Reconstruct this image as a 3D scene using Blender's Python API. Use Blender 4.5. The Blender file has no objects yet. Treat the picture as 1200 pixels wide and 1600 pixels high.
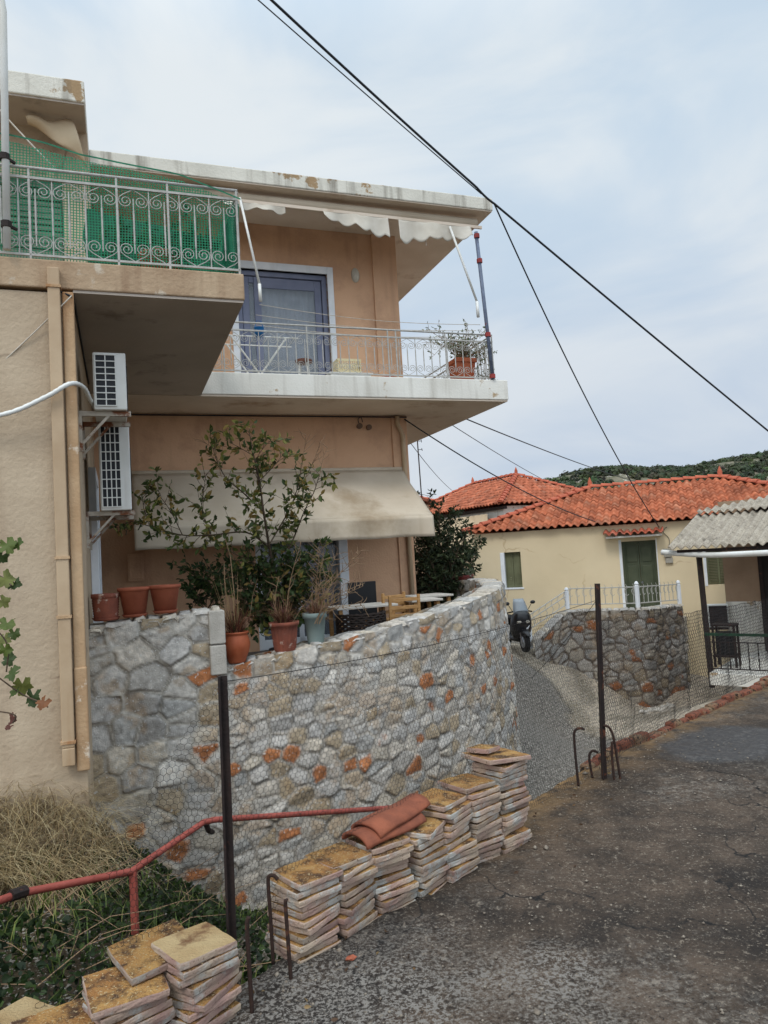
import bpy, math, random
import numpy as np
from mathutils import Matrix, Vector
random.seed(7); rng = np.random.default_rng(7)
SC = bpy.context.scene
COL = SC.collection
rad = math.radians
# ------------------------------------------------------------------ camera
F = 1155.0; PITCH = rad(3.37); ROLL = rad(3.32)          # eye at the world origin, looking along +Y
fw = np.array([0, math.cos(PITCH), math.sin(PITCH)]); up0 = np.array([0, -math.sin(PITCH), math.cos(PITCH)])
rt = math.cos(ROLL)*np.array([1., 0, 0]) - math.sin(ROLL)*up0
up = math.sin(ROLL)*np.array([1., 0, 0]) + math.cos(ROLL)*up0
cam = bpy.data.cameras.new('camera'); cam_o = bpy.data.objects.new('camera', cam); COL.objects.link(cam_o)
cam.sensor_fit = 'HORIZONTAL'; cam.sensor_width = 36; cam.lens = 36*F/1200
cam.clip_start = .05; cam.clip_end = 3000
cam_o.matrix_world = Matrix(((rt[0], up[0], -fw[0], 0), (rt[1], up[1], -fw[1], 0), (rt[2], up[2], -fw[2], 0), (0, 0, 0, 1)))
SC.camera = cam_o
# ------------------------------------------------------------------ sky, sun, exposure
SUN_EL, SUN_AZ = rad(50), rad(205)       # azimuth from +Y clockwise
vs = SC.view_settings; vs.view_transform = 'Standard'; vs.look = 'None'; vs.exposure = 0.0; vs.gamma = 1; vs.use_curve_mapping = False
SC.render.engine = 'CYCLES'; SC.cycles.use_denoising = True; SC.cycles.max_bounces = 6; SC.cycles.diffuse_bounces = 3; SC.cycles.transparent_max_bounces = 24
def lin(c):
    return tuple(((v/255)/12.92 if v/255 <= .04045 else ((v/255+.055)/1.055)**2.4) for v in c)
def lin4(c): return lin(c)+(1.,)
W_ = bpy.data.worlds.new('World'); SC.world = W_; W_.use_nodes = True
nt = W_.node_tree; N = nt.nodes; Lk = nt.links
for n in list(N): N.remove(n)
out = N.new('ShaderNodeOutputWorld'); mixs = N.new('ShaderNodeMixShader')
sky = N.new('ShaderNodeTexSky'); sky.sky_type = 'NISHITA'; sky.sun_disc = False; sky.sun_elevation = SUN_EL; sky.sun_rotation = SUN_AZ
bg1 = N.new('ShaderNodeBackground'); bg1.inputs[1].default_value = .1; Lk.new(sky.outputs[0], bg1.inputs[0])
tc = N.new('ShaderNodeTexCoord'); mp = N.new('ShaderNodeMapping'); mp.inputs['Scale'].default_value = (1, 1, 2.2); mp.inputs['Rotation'].default_value = (.3, .2, .5)
Lk.new(tc.outputs['Generated'], mp.inputs[0])
nz = N.new('ShaderNodeTexNoise'); nz.inputs['Scale'].default_value = 2.3; nz.inputs['Detail'].default_value = 6; nz.inputs['Roughness'].default_value = .5; nz.inputs['Distortion'].default_value = .5
Lk.new(mp.outputs[0], nz.inputs[0])
def wmath(op, a, b=None, c=None):
    m = N.new('ShaderNodeMath'); m.operation = op
    for i, v in enumerate((a, b, c)):
        if v is None: continue
        if isinstance(v, (int, float)): m.inputs[i].default_value = v
        else: Lk.new(v, m.inputs[i])
    return m.outputs[0]
def wmix(f, a, b):
    m = N.new('ShaderNodeMix'); m.data_type = 'RGBA'; Lk.new(f, m.inputs[0])
    for s, v in ((6, a), (7, b)):
        if isinstance(v, tuple): m.inputs[s].default_value = v
        else: Lk.new(v, m.inputs[s])
    return m.outputs[2]
def wrange(v, lo, hi, a=0., b=1.):
    m = N.new('ShaderNodeMapRange'); m.interpolation_type = 'SMOOTHSTEP'; Lk.new(v, m.inputs[0])
    for i, x in enumerate((lo, hi, a, b)): m.inputs[i+1].default_value = x
    return m.outputs[0]
sep = N.new('ShaderNodeSeparateXYZ'); Lk.new(tc.outputs['Generated'], sep.inputs[0])
hi = wmix(wrange(nz.outputs['Fac'], .37, .64), lin4((204, 222, 238)), lin4((234, 241, 245)))
lo = wmix(wrange(nz.outputs['Fac'], .38, .66), lin4((189, 204, 224)), lin4((217, 224, 232)))
colr = wmix(wrange(sep.outputs[2], .05, .5), lo, hi)
bright = wmath('ADD', wrange(sep.outputs[2], .55, .95, 0, 1.2), wrange(sep.outputs[1], .35, -.5, 0, .75))   # the overcast is brightest overhead and on the sun's side
bg2 = N.new('ShaderNodeBackground'); Lk.new(colr, bg2.inputs[0]); Lk.new(wmath('ADD', bright, 1.0), bg2.inputs[1])
mixs.inputs[0].default_value = .93
Lk.new(bg1.outputs[0], mixs.inputs[1]); Lk.new(bg2.outputs[0], mixs.inputs[2]); Lk.new(mixs.outputs[0], out.inputs[0])
sl = bpy.data.lights.new('sun', 'SUN'); sl.energy = 1.1; sl.angle = rad(16); sl.color = (1, .95, .88)
so = bpy.data.objects.new('sun', sl); COL.objects.link(so)
sd = Vector((math.sin(SUN_AZ)*math.cos(SUN_EL), math.cos(SUN_AZ)*math.cos(SUN_EL), math.sin(SUN_EL)))
so.rotation_euler = sd.to_track_quat('Z', 'Y').to_euler(); so.location = (0, -3, 9)
# ------------------------------------------------------------------ measuring helpers: a sight line met with a plane of the place
def ray(px, py): return fw+(px-600)/F*rt-(py-800)/F*up
def P(px, py, D): d = ray(px, py); return d*D/d[1]
def Pz(px, py, z): d = ray(px, py); return d*z/d[2]
class Frame:
    def __init__(s, deg, o=(0, 0, 0)):
        t = rad(deg); s.e1 = np.array([math.cos(t), math.sin(t), 0]); s.e2 = np.array([-math.sin(t), math.cos(t), 0]); s.deg = deg
        s.M = Matrix.Rotation(t, 4, 'Z')
    def b(s, px, py, b): d = ray(px, py); p = d*b/(d@s.e2); return float(p@s.e1), float(p[2])
    def a(s, px, py, a): d = ray(px, py); p = d*a/(d@s.e1); return float(p@s.e2), float(p[2])
    def w(s, a, b, z): return s.e1*a+s.e2*b+np.array([0, 0, z])
# ------------------------------------------------------------------ object helpers
MW = {}
def tag(o, label, cat, group=None, kind=None):
    if label: o['label'] = label
    if cat: o['category'] = cat
    if group: o['group'] = group
    if kind: o['kind'] = kind
    return o
def thing(name, label, cat, loc=(0, 0, 0), rotz=0., group=None):
    o = bpy.data.objects.new(name, None); COL.objects.link(o); o.empty_display_size = .1
    o.location = loc; o.rotation_euler = (0, 0, rotz)
    MW[o] = Matrix.Translation(Vector(loc)) @ Matrix.Rotation(rotz, 4, 'Z')
    return tag(o, label, cat, group)
def link(name, me, mat, parent=None, smooth=False, bevel=0, solid=0):
    o = bpy.data.objects.new(name, me); COL.objects.link(o)
    if mat: me.materials.append(mat)
    if parent is not None:
        o.parent = parent; M = MW[parent]; MW[o] = M
        me.transform(M.inverted())
    else:
        if len(me.vertices):
            co = np.empty(len(me.vertices)*3); me.vertices.foreach_get('co', co); co = co.reshape(-1, 3)
            c = Vector(((co[:, 0].min()+co[:, 0].max())/2, (co[:, 1].min()+co[:, 1].max())/2, co[:, 2].min()))
            me.transform(Matrix.Translation(-c)); o.location = c; MW[o] = Matrix.Translation(c)
    if smooth:
        me.polygons.foreach_set('use_smooth', np.ones(len(me.polygons), bool))
    if solid:
        m = o.modifiers.new('solid', 'SOLIDIFY'); m.thickness = solid; m.offset = 0
    if bevel:
        m = o.modifiers.new('bevel', 'BEVEL'); m.width = bevel; m.segments = 2; m.limit_method = 'ANGLE'
    return o
def npmesh(name, V, Fc, mat, parent=None, cols=None, smooth=False, solid=0):
    V = np.asarray(V, float); Fc = np.asarray(Fc, np.int32); k = Fc.shape[1]
    me = bpy.data.meshes.new(name); me.vertices.add(len(V)); me.vertices.foreach_set('co', V.ravel())
    me.loops.add(Fc.size); me.loops.foreach_set('vertex_index', Fc.ravel())
    me.polygons.add(len(Fc)); me.polygons.foreach_set('loop_start', np.arange(len(Fc), dtype=np.int32)*k); me.polygons.foreach_set('loop_total', np.full(len(Fc), k, np.int32))
    me.update(calc_edges=True)
    if cols is not None:
        at = me.color_attributes.new('Col', 'FLOAT_COLOR', 'POINT'); c4 = np.ones((len(V), 4)); c4[:, :3] = cols; at.data.foreach_set('color', c4.ravel())
    me.validate()
    return link(name, me, mat, parent, smooth, 0, solid)
class MB:
    def __init__(s, M=None): s.v = []; s.f = []; s.M = M if M is not None else Matrix()
    def add(s, vs, fs, M=None):
        n = len(s.v); T = s.M @ M if M is not None else s.M
        s.v += [tuple(T @ Vector(p)) for p in vs]; s.f += [tuple(i+n for i in f) for f in fs]; return s
    def box(s, x0, x1, y0, y1, z0, z1, M=None):
        return s.add([(x0, y0, z0), (x1, y0, z0), (x1, y1, z0), (x0, y1, z0), (x0, y0, z1), (x1, y0, z1), (x1, y1, z1), (x0, y1, z1)],
                     [(0, 3, 2, 1), (4, 5, 6, 7), (0, 1, 5, 4), (1, 2, 6, 5), (2, 3, 7, 6), (3, 0, 4, 7)], M)
    def prism(s, poly, z0, z1, M=None):
        n = len(poly)
        return s.add([(x, y, z0) for x, y in poly]+[(x, y, z1) for x, y in poly],
                     [tuple(range(n))[::-1], tuple(range(n, 2*n))]+[(i, (i+1) % n, n+(i+1) % n, n+i) for i in range(n)], M)
    def tube(s, pts, r, n=6, M=None, caps=True):
        pts = [Vector(p) for p in pts]; m = len(pts); rs = r if isinstance(r, (list, tuple)) else [r]*m
        vs = []; t0 = (pts[1]-pts[0]).normalized()
        u = t0.orthogonal().normalized()
        for i, p in enumerate(pts):
            t = (pts[min(i+1, m-1)]-pts[max(i-1, 0)])
            if t.length < 1e-9: t = t0
            t.normalize(); u = (u-t*u.dot(t))
            if u.length < 1e-6: u = t.orthogonal()
            u.normalize(); w = t.cross(u)
            for k in range(n):
                a = 2*math.pi*(k+.5)/n; vs.append(p+(u*math.cos(a)+w*math.sin(a))*rs[i])
        fs = [(i*n+k, i*n+(k+1) % n, (i+1)*n+(k+1) % n, (i+1)*n+k) for i in range(m-1) for k in range(n)]
        if caps: fs += [tuple(range(n))[::-1], tuple(range((m-1)*n, m*n))]
        return s.add(vs, fs, M)
    def bar(s, p, q, w, h=None, M=None):
        p = Vector(p); q = Vector(q); h = h or w; d = q-p; Lg = d.length
        R = d.to_track_quat('Z', 'Y').to_matrix().to_4x4(); T = Matrix.Translation(p) @ R
        return s.box(-w/2, w/2, -h/2, h/2, 0, Lg, (M @ T) if M is not None else T)
    def lathe(s, prof, c=(0, 0, 0), n=24, M=None):
        m = len(prof); vs = [(c[0]+r*math.cos(2*math.pi*k/n), c[1]+r*math.sin(2*math.pi*k/n), c[2]+z) for r, z in prof for k in range(n)]
        fs = [(i*n+k, i*n+(k+1) % n, (i+1)*n+(k+1) % n, (i+1)*n+k) for i in range(m-1) for k in range(n)]
        return s.add(vs, fs, M)
    def ball(s, c, r, n=10, sc=(1, 1, 1), M=None):
        pr = [(max(1e-4, r*math.sin(math.pi*i/n)), -r*math.cos(math.pi*i/n)) for i in range(n+1)]
        t = Matrix.Translation(Vector(c)) @ Matrix.Diagonal((sc[0], sc[1], sc[2], 1))
        return s.lathe(pr, (0, 0, 0), n+2, (M @ t) if M is not None else t)
    def build(s, name, mat, parent=None, smooth=False, bevel=0, solid=0):
        me = bpy.data.meshes.new(name); me.from_pydata(s.v, [], s.f); me.update()
        return link(name, me, mat, parent, smooth, bevel, solid)
def copy_tree(o, parent=None):
    c = o.copy(); COL.objects.link(c)
    if parent is not None: c.parent = parent
    for ch in list(o.children): copy_tree(ch, c)
    return c
# numpy value noise
def _h(i, j, k, s):
    n = (i*374761393+j*668265263+k*2147483647+s*1274126177) & 0xffffffff
    n = ((n ^ (n >> 13))*1274126177) & 0xffffffff
    return ((n ^ (n >> 16)) & 0xffff)/65535.
def vnoise(p, sc, seed=0, octv=3):
    p = np.asarray(p, float); r = 0; amp = 1; tot = 0
    for o in range(octv):
        q = p*sc*(2**o)+17.3; i = np.floor(q).astype(np.int64); f = q-i; f = f*f*(3-2*f); v = 0
        for a in (0, 1):
            for b in (0, 1):
                for c in (0, 1):
                    w = (f[:, 0] if a else 1-f[:, 0])*(f[:, 1] if b else 1-f[:, 1])*(f[:, 2] if c else 1-f[:, 2])
                    v = v+w*_h(i[:, 0]+a, i[:, 1]+b, i[:, 2]+c, seed+o)
        r = r+v*amp; tot += amp; amp *= .5
    return r/tot
def sstep(x, a, b): t = np.clip((x-a)/(b-a), 0, 1); return t*t*(3-2*t)
# ------------------------------------------------------------------ materials
def mat(name, c1, c2=None, rough=.85, ns=4., bump=0., bs=40., c3=None, c3s=2., c3r=(.52, .62), streak=None, attr=False, rnd=0., metal=0., speck=None, crack=None, spec=.3, wave=None, scale=(1, 1, 1), trans=0., extra=None):
    m = bpy.data.materials.new(name); m.use_nodes = True; t = m.node_tree; Nn = t.nodes; L = t.links
    bs_ = Nn['Principled BSDF']; bs_.inputs['Roughness'].default_value = rough; bs_.inputs['Metallic'].default_value = metal; bs_.inputs['Specular IOR Level'].default_value = spec
    geo = Nn.new('ShaderNodeNewGeometry'); pos = geo.outputs['Position']
    def mapped(sx, sy, sz):
        q = Nn.new('ShaderNodeMapping'); q.inputs['Scale'].default_value = (sx, sy, sz); L.new(pos, q.inputs[0]); return q.outputs[0]
    if scale != (1, 1, 1): pos_s = mapped(*scale)
    else: pos_s = pos
    def noise(s, det=6., v=None, ro=.55):
        n = Nn.new('ShaderNodeTexNoise'); n.inputs['Scale'].default_value = s; n.inputs['Detail'].default_value = det; n.inputs['Roughness'].default_value = ro; L.new(v or pos_s, n.inputs[0]); return n.outputs['Fac']
    def rng_(v, lo, hi, a=0., b=1.):
        q = Nn.new('ShaderNodeMapRange'); L.new(v, q.inputs[0])
        for i, x in enumerate((lo, hi, a, b)): q.inputs[i+1].default_value = x
        return q.outputs[0]
    def mix(f, a, b, mode='MIX'):
        q = Nn.new('ShaderNodeMix'); q.data_type = 'RGBA'; q.blend_type = mode
        if isinstance(f, float): q.inputs[0].default_value = f
        else: L.new(f, q.inputs[0])
        for i, v in ((6, a), (7, b)):
            if isinstance(v, tuple): q.inputs[i].default_value = v
            else: L.new(v, q.inputs[i])
        return q.outputs[2]
    c = mix(rng_(noise(ns), .35, .65), lin4(c1), lin4(c2 or tuple(v*.9 for v in c1)))
    if attr:
        at = Nn.new('ShaderNodeAttribute'); at.attribute_name = 'Col'
        c = mix(1.0, at.outputs['Color'], c, 'MULTIPLY')
    if c3: c = mix(rng_(noise(c3s, 9., None, .65), *c3r), c, lin4(c3))
    if streak: c = mix(rng_(noise(streak[1], 5., mapped(1, 1, .08)), streak[2], streak[3], 0., streak[4] if len(streak) > 4 else 1.), c, lin4(streak[0]))
    if speck: c = mix(rng_(noise(speck[1], 2.), speck[2], speck[3]), c, lin4(speck[0]))
    if crack:
        v = Nn.new('ShaderNodeTexVoronoi'); v.feature = 'DISTANCE_TO_EDGE'; v.inputs['Scale'].default_value = crack[1]
        nn = Nn.new('ShaderNodeTexNoise'); nn.inputs['Scale'].default_value = 3.; L.new(pos, nn.inputs[0])
        ad = Nn.new('ShaderNodeVectorMath'); ad.operation = 'MULTIPLY_ADD'; L.new(nn.outputs['Color'], ad.inputs[0]); ad.inputs[1].default_value = (.5, .5, .5); L.new(pos, ad.inputs[2])
        L.new(ad.outputs[0], v.inputs['Vector'])
        mk = Nn.new('ShaderNodeMath'); mk.operation = 'MULTIPLY'; L.new(rng_(v.outputs['Distance'], .015, 0.), mk.inputs[0]); L.new(rng_(noise(1.3, 2.), .5, .6, 0., crack[2]), mk.inputs[1])
        c = mix(mk.outputs[0], c, lin4(crack[0]))
    if rnd:
        oi = Nn.new('ShaderNodeObjectInfo'); hv = Nn.new('ShaderNodeHueSaturation'); L.new(rng_(oi.outputs['Random'], 0, 1, 1-rnd, 1+rnd), hv.inputs['Value'])
        L.new(c, hv.inputs['Color']); c = hv.outputs[0]
    L.new(c, bs_.inputs['Base Color'])
    if bump:
        b = Nn.new('ShaderNodeBump'); b.inputs['Strength'].default_value = bump; b.inputs['Distance'].default_value = .02; L.new(noise(bs, 5.), b.inputs['Height']); L.new(b.outputs[0], bs_.inputs['Normal'])
    if trans: bs_.inputs['Transmission Weight'].default_value = trans
    if extra: extra(Nn, L, bs_, noise, rng_, mix, pos)
    return m
def leaf_mat(name, tr=.35):
    m = bpy.data.materials.new(name); m.use_nodes = True; t = m.node_tree; b = t.nodes['Principled BSDF']; b.inputs['Roughness'].default_value = .55; b.inputs['Specular IOR Level'].default_value = .3
    at = t.nodes.new('ShaderNodeAttribute'); at.attribute_name = 'Col'; t.links.new(at.outputs['Color'], b.inputs['Base Color'])
    tl = t.nodes.new('ShaderNodeBsdfTranslucent'); t.links.new(at.outputs['Color'], tl.inputs[0]); mx = t.nodes.new('ShaderNodeMixShader'); mx.inputs[0].default_value = tr
    t.links.new(b.outputs[0], mx.inputs[1]); t.links.new(tl.outputs[0], mx.inputs[2]); t.links.new(mx.outputs[0], t.nodes['Material Output'].inputs[0]); return m
M = {}
M['plaster'] = mat('plaster', (190, 171, 146), (172, 152, 128), .9, 1.6, .4, 26, streak=((150, 126, 104), 4., .56, .75, .5), crack=((110, 90, 75), .7, .8), c3=(158, 138, 120), c3s=.9, c3r=(.55, .75))
M['plaster_edge'] = mat('plaster_edge', (190, 160, 126), (172, 140, 106), .9, 3, .3, 40, streak=((160, 112, 72), 6., .5, .66, .8), c3=(215, 200, 180), c3s=3., c3r=(.62, .66))
M['salmon'] = mat('salmon', (212, 171, 138), (198, 157, 125), .9, .8, .3, 34, streak=((150, 116, 94), 3., .55, .78, .6), c3=(184, 146, 118), c3s=1.6, c3r=(.5, .7))
M['slabfront'] = mat('slabfront', (184, 160, 132), (158, 132, 106), .92, 2.5, .4, 30, c3=(196, 182, 162), c3s=4.6, c3r=(.60, .68), streak=((140, 112, 88), 7., .55, .72, .6))
M['white'] = mat('white_paint', (226, 223, 214), (212, 208, 198), .85, 1.5, .2, 35, streak=((150, 141, 126), 5., .53, .74, .65), c3=(170, 146, 114), c3s=2.2, c3r=(.61, .65))
M['roofedge'] = mat('roof_edge', (218, 214, 202), (200, 196, 184), .9, 2., .3, 30, streak=((104, 95, 82), 6., .52, .72, .8), c3=(160, 134, 102), c3s=1.5, c3r=(.585, .61))
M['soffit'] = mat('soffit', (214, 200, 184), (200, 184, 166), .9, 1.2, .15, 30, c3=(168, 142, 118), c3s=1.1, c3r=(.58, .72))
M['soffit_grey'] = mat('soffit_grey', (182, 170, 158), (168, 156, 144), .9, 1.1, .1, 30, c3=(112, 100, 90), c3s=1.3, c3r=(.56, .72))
M['pipe'] = mat('pipe_paint', (188, 164, 134), (174, 148, 118), .55, 3., .05, 40, streak=((160, 126, 92), 6., .58, .72, .5))
M['iron_white'] = mat('iron_white', (182, 180, 174), (160, 157, 150), .5, 20, c3=(140, 110, 85), c3s=14., c3r=(.66, .7))
M['iron_dark'] = mat('iron_dark', (46, 34, 30), (34, 26, 24), .7, 12, .2, 90, c3=(96, 54, 36), c3s=14., c3r=(.6, .68))
M['iron_rust'] = mat('iron_rust', (58, 40, 32), (40, 30, 27), .85, 20, .3, 120, c3=(100, 62, 42), c3s=20., c3r=(.55, .7))
M['wire'] = mat('wire', (52, 46, 44), (36, 32, 30), .6, 30)
M['red_iron'] = mat('red_iron', (158, 80, 68), (134, 64, 54), .6, 8, .2, 60, c3=(92, 48, 38), c3s=16., c3r=(.6, .68))
M['blue_frame'] = mat('blue_frame', (122, 127, 148), (108, 114, 136), .5, 4)
M['white_frame'] = mat('white_frame', (228, 230, 232), (214, 218, 222), .5, 4, streak=((180, 180, 176), 6., .6, .75, .4))
M['glassdark'] = mat('glass_dark', (40, 48, 56), (34, 40, 48), .08, 2, spec=.6)
M['curtain'] = mat('curtain', (206, 212, 220), (190, 198, 208), .9, 6)
M['lace'] = mat('lace_curtain', (130, 124, 140), (105, 100, 116), .9, 9)
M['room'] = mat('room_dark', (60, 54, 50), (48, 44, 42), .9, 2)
M['awning'] = mat('awning_cloth', (198, 184, 164), (184, 169, 148), .9, 1.2, .08, 60, c3=(160, 142, 118), c3s=.9, c3r=(.54, .72), streak=((146, 128, 106), 3., .6, .78, .5))
M['valance'] = mat('valance_cloth', (206, 200, 188), (188, 180, 166), .9, 3., .1, 60)
M['ac'] = mat('ac_white', (226, 226, 222), (214, 214, 208), .45, 3, streak=((170, 160, 145), 6., .62, .76, .4))
M['black'] = mat('black_plastic', (26, 26, 28), (20, 20, 22), .5, 5)
M['acgrille'] = mat('ac_coil', (34, 36, 42), (24, 26, 30), .5, 30)
M['terracotta'] = mat('terracotta', (160, 90, 66), (140, 76, 54), .8, 6, .1, 60, c3=(206, 140, 108), c3s=5., c3r=(.62, .72), rnd=.08)
M['terraold'] = mat('terracotta_old', (140, 80, 62), (112, 66, 54), .9, 8, .2, 60, c3=(196, 176, 160), c3s=9., c3r=(.58, .66))
M['terraorange'] = mat('terracotta_orange', (164, 88, 56), (142, 72, 44), .6, 6, c3=(150, 66, 34), c3s=6., c3r=(.56, .7))
M['greypot'] = mat('grey_green_pot', (132, 146, 142), (116, 130, 126), .7, 5, c3=(90, 96, 92), c3s=5., c3r=(.6, .7))
M['woodchair'] = mat('chair_wood', (180, 138, 88), (156, 114, 68), .6, 12, .15, 60, scale=(1, 1, 4))
M['tablegrey'] = mat('table_top', (196, 190, 180), (176, 170, 160), .6, 4)
M['wicker'] = mat('dark_wicker', (46, 34, 28), (30, 22, 18), .7, 60, .6, 90)
M['oliveshutter'] = mat('olive_paint', (112, 114, 86), (98, 100, 74), .6, 3, streak=((80, 80, 58), 7., .55, .7, .6), c3=(150, 146, 118), c3s=6., c3r=(.66, .7))
M['greendoor'] = mat('green_paint', (80, 86, 66), (68, 75, 56), .5, 4, streak=((60, 70, 46), 7., .56, .72, .5))
M['yellow'] = mat('yellow_plaster', (222, 204, 170), (208, 190, 156), .92, .5, .12, 25, streak=((198, 170, 126), 2.5, .6, .8, .45), crack=((170, 140, 100), .5, .5))
M['tan'] = mat('tan_cloth', (206, 186, 156), (190, 168, 138), .9, 2.)
M['tancon'] = mat('brown_wall', (160, 134, 110), (140, 116, 94), .9, 1.5, .2, 20)
M['fibro'] = mat('fibre_cement', (172, 162, 146), (146, 136, 122), .95, 5, .4, 60, speck=((84, 78, 70), 42., .58, .66), c3=(112, 104, 92), c3s=3., c3r=(.55, .68))
M['gutter'] = mat('gutter_white', (226, 226, 222), (210, 208, 200), .4, 3)
M['tile'] = mat('roof_tile', (255, 255, 255), (215, 210, 205), .85, 5, .2, 40, attr=True)
M['oldtile'] = mat('old_roof_tile', (146, 84, 60), (112, 64, 48), .8, 8, .3, 50, c3=(110, 62, 46), c3s=9., c3r=(.56, .7), rnd=.08)
M['stone'] = mat('rubble_stone', (255, 255, 255), (214, 214, 214), .92, 20., .6, 80, attr=True, speck=((206, 203, 198), 40., .62, .72))
M['dressed'] = mat('dressed_stone', (188, 182, 172), (164, 158, 148), .9, 6, .4, 60)
M['bark'] = mat('bark', (96, 80, 64), (70, 58, 46), .9, 14, .4, 60)
M['twig'] = mat('dry_twig', (150, 124, 96), (120, 96, 74), .9, 14)
M['leaf'] = leaf_mat('leaf'); M['straw'] = leaf_mat('straw', .2)
M['cable'] = mat('cable_black', (40, 44, 50), (34, 38, 44), .6, 5)
M['rope'] = mat('pale_cord', (200, 190, 175), (180, 170, 155), .8, 20)
M['blue'] = mat('blue_plastic', (30, 110, 170), (26, 96, 150), .4, 5)
M['cream'] = mat('cream_plastic', (222, 208, 168), (208, 192, 150), .5, 5)
M['scaffold'] = mat('scaffold_steel', (108, 118, 138), (90, 98, 116), .5, 10, c3=(140, 70, 60), c3s=8., c3r=(.63, .68))
M['redclamp'] = mat('clamp_red', (160, 60, 56), (130, 50, 46), .6, 10)
M['greenrail'] = mat('green_rail', (30, 70, 48), (24, 58, 40), .5, 8)
M['paver'] = mat('paver_side', (168, 150, 130), (152, 122, 112), .92, 7, .35, 110, c3=(166, 162, 154), c3s=8., c3r=(.52, .62), speck=((112, 92, 74), 90., .62, .72), rnd=.30)
M['paver_top'] = mat('paver_top', (178, 138, 82), (152, 106, 60), .92, 10, .9, 110, c3=(82, 58, 40), c3s=12., c3r=(.47, .60), speck=((186, 164, 126), 120., .60, .68), rnd=.14)
M['paver_pale'] = mat('paver_pale', (176, 152, 112), (160, 132, 92), .92, 8, .7, 110, c3=(112, 80, 54), c3s=6., c3r=(.55, .66), rnd=.1)
M['scooter'] = mat('scooter_black', (24, 24, 27), (18, 18, 20), .3, 4, spec=.5)
M['rubber'] = mat('rubber', (28, 28, 28), (22, 22, 22), .8, 8)
M['steel'] = mat('steel', (180, 184, 190), (150, 154, 160), .3, 8, metal=.8)
M['windscreen'] = mat('windscreen', (150, 156, 160), (136, 144, 150), .15, 3, spec=.6)
M['lampglass'] = mat('lamp_glass', (190, 184, 170), (170, 164, 150), .5, 8)
# ================================================================== THE SETTING
RZ = -1.55                                             # upper road level (eye 1.55 m above it)
EDGE = [(-3.4, -.9), (-2.2, .75), (-1.4, 1.78), (-.80, 2.66), (-.52, 3.03), (.12, 3.82), (.81, 4.70), (1.21, 5.19), (1.5, 5.54), (1.87, 5.88), (2.71, 6.72), (3.83, 7.80), (7.5, 11.3), (12, 15.6)]
def edge_dist(x, y):
    best = np.full(x.shape, 1e9); sg = np.zeros(x.shape)
    for (ax, ay), (bx, by) in zip(EDGE[:-1], EDGE[1:]):
        dx, dy = bx-ax, by-ay; l2 = dx*dx+dy*dy; t = np.clip(((x-ax)*dx+(y-ay)*dy)/l2, 0, 1)
        d = np.hypot(x-ax-t*dx, y-ay-t*dy); s = np.sign((x-ax)*-dy+(y-ay)*dx)   # >0: road side
        m = d < best; best = np.where(m, d, best); sg = np.where(m, s, sg)
    return best*sg
# ---- ground: one sheet of measured heights, rough near, coarse far
CP = []   # x, y, z, asphalt
def cp(px, py, D, k): p = P(px, py, D); CP.append((p[0], p[1], p[2], k))
for a in [(0, 1262, 5.9, 0), (120, 1232, 6.3, 0), (150, 1300, 6.7, 0), (60, 1380, 5.2, 0), (250, 1380, 7.0, 0), (350, 1432, 7.5, 0), (430, 1412, 7.75, 0), (210, 1470, 4.3, 0), (100, 1510, 3.9, 0), (40, 1580, 3.5, 0), (300, 1440, 5.6, 0), (380, 1452, 5.2, 0),
          (870, 1150, 15.0, 1), (850, 1085, 15.8, .9), (835, 1050, 16.5, .55), (830, 1028, 17.0, .2), (805, 1025, 16.0, .5), (880, 1060, 17.0, 0), (910, 1120, 15.8, .25), (935, 1170, 14.5, .45), (940, 1095, 16.8, 0), (1010, 1112, 17.0, 0), (950, 1128, 15.6, .2), (1060, 1108, 16, 0), (1100, 1102, 14.5, 0), (1180, 1085, 15, 0), (790, 1002, 20, 1), (890, 1010, 18.4, 0)]: cp(*a)
CP += [(-.3, 7.9, -3.7, 1), (.6, 8.3, -3.72, 1), (1.5, 9.2, -3.75, 1), (2.0, 11, -3.7, 1), (2.15, 13, -3.2, 1), (.8, 5.6, -3.7, 1), (2, 7.6, -3.8, 1), (3.2, 9, -3.9, .8), (3.3, 11.5, -3.95, 1), (5.6, 12.5, -3.95, .1), (-.2, 4.6, -3.4, .3), (-1.4, 3.2, -2.5, 0), (-2.6, 2.2, -2.1, 0), (-3.5, 1, -2.1, 0), (9, 12, -4, .3), (9, 17, -3.9, 0), (12, 20, -3.8, 0), (3, 24, -2.3, 1), (1, 20, -2.4, 1), (-5, 3, -2, 0), (-6, 0, -2, 0), (1, 1, -3.5, 0), (4, 3, -3.8, 0), (-3, 9, -3, 0), (0, 14, -2.6, 1)]
CP = np.array(CP)
_r = np.sqrt((CP[:, None, 0]-CP[None, :, 0])**2+(CP[:, None, 1]-CP[None, :, 1])**2+.09)-.12*np.eye(len(CP))
_p = np.c_[np.ones(len(CP)), CP[:, :2]]; RBZ = np.linalg.solve(np.block([[_r, _p], [_p.T, np.zeros((3, 3))]]), np.r_[CP[:, 2], 0, 0, 0])
def ground_h(x, y):
    r_ = np.sqrt((x[:, None]-CP[None, :, 0])**2+(y[:, None]-CP[None, :, 1])**2+.09)
    z = r_@RBZ[:-3]+RBZ[-3]+RBZ[-2]*x+RBZ[-1]*y; z = np.clip(z, -4.6, -1.6)
    w = 1/(r_**2+.1)**1.7; k = (w*CP[:, 3]).sum(1)/w.sum(1)
    far = sstep(np.hypot(x-2, y-10), 18, 40); z = z*(1-far)+(-6.0)*far
    return z, k
gx = np.concatenate([[-900, -300, -120, -60, -35, -22, -14, -9], np.arange(-6, 10, .11), np.arange(10, 20, .5), [22, 30, 45, 80, 160, 400, 900]])
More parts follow.
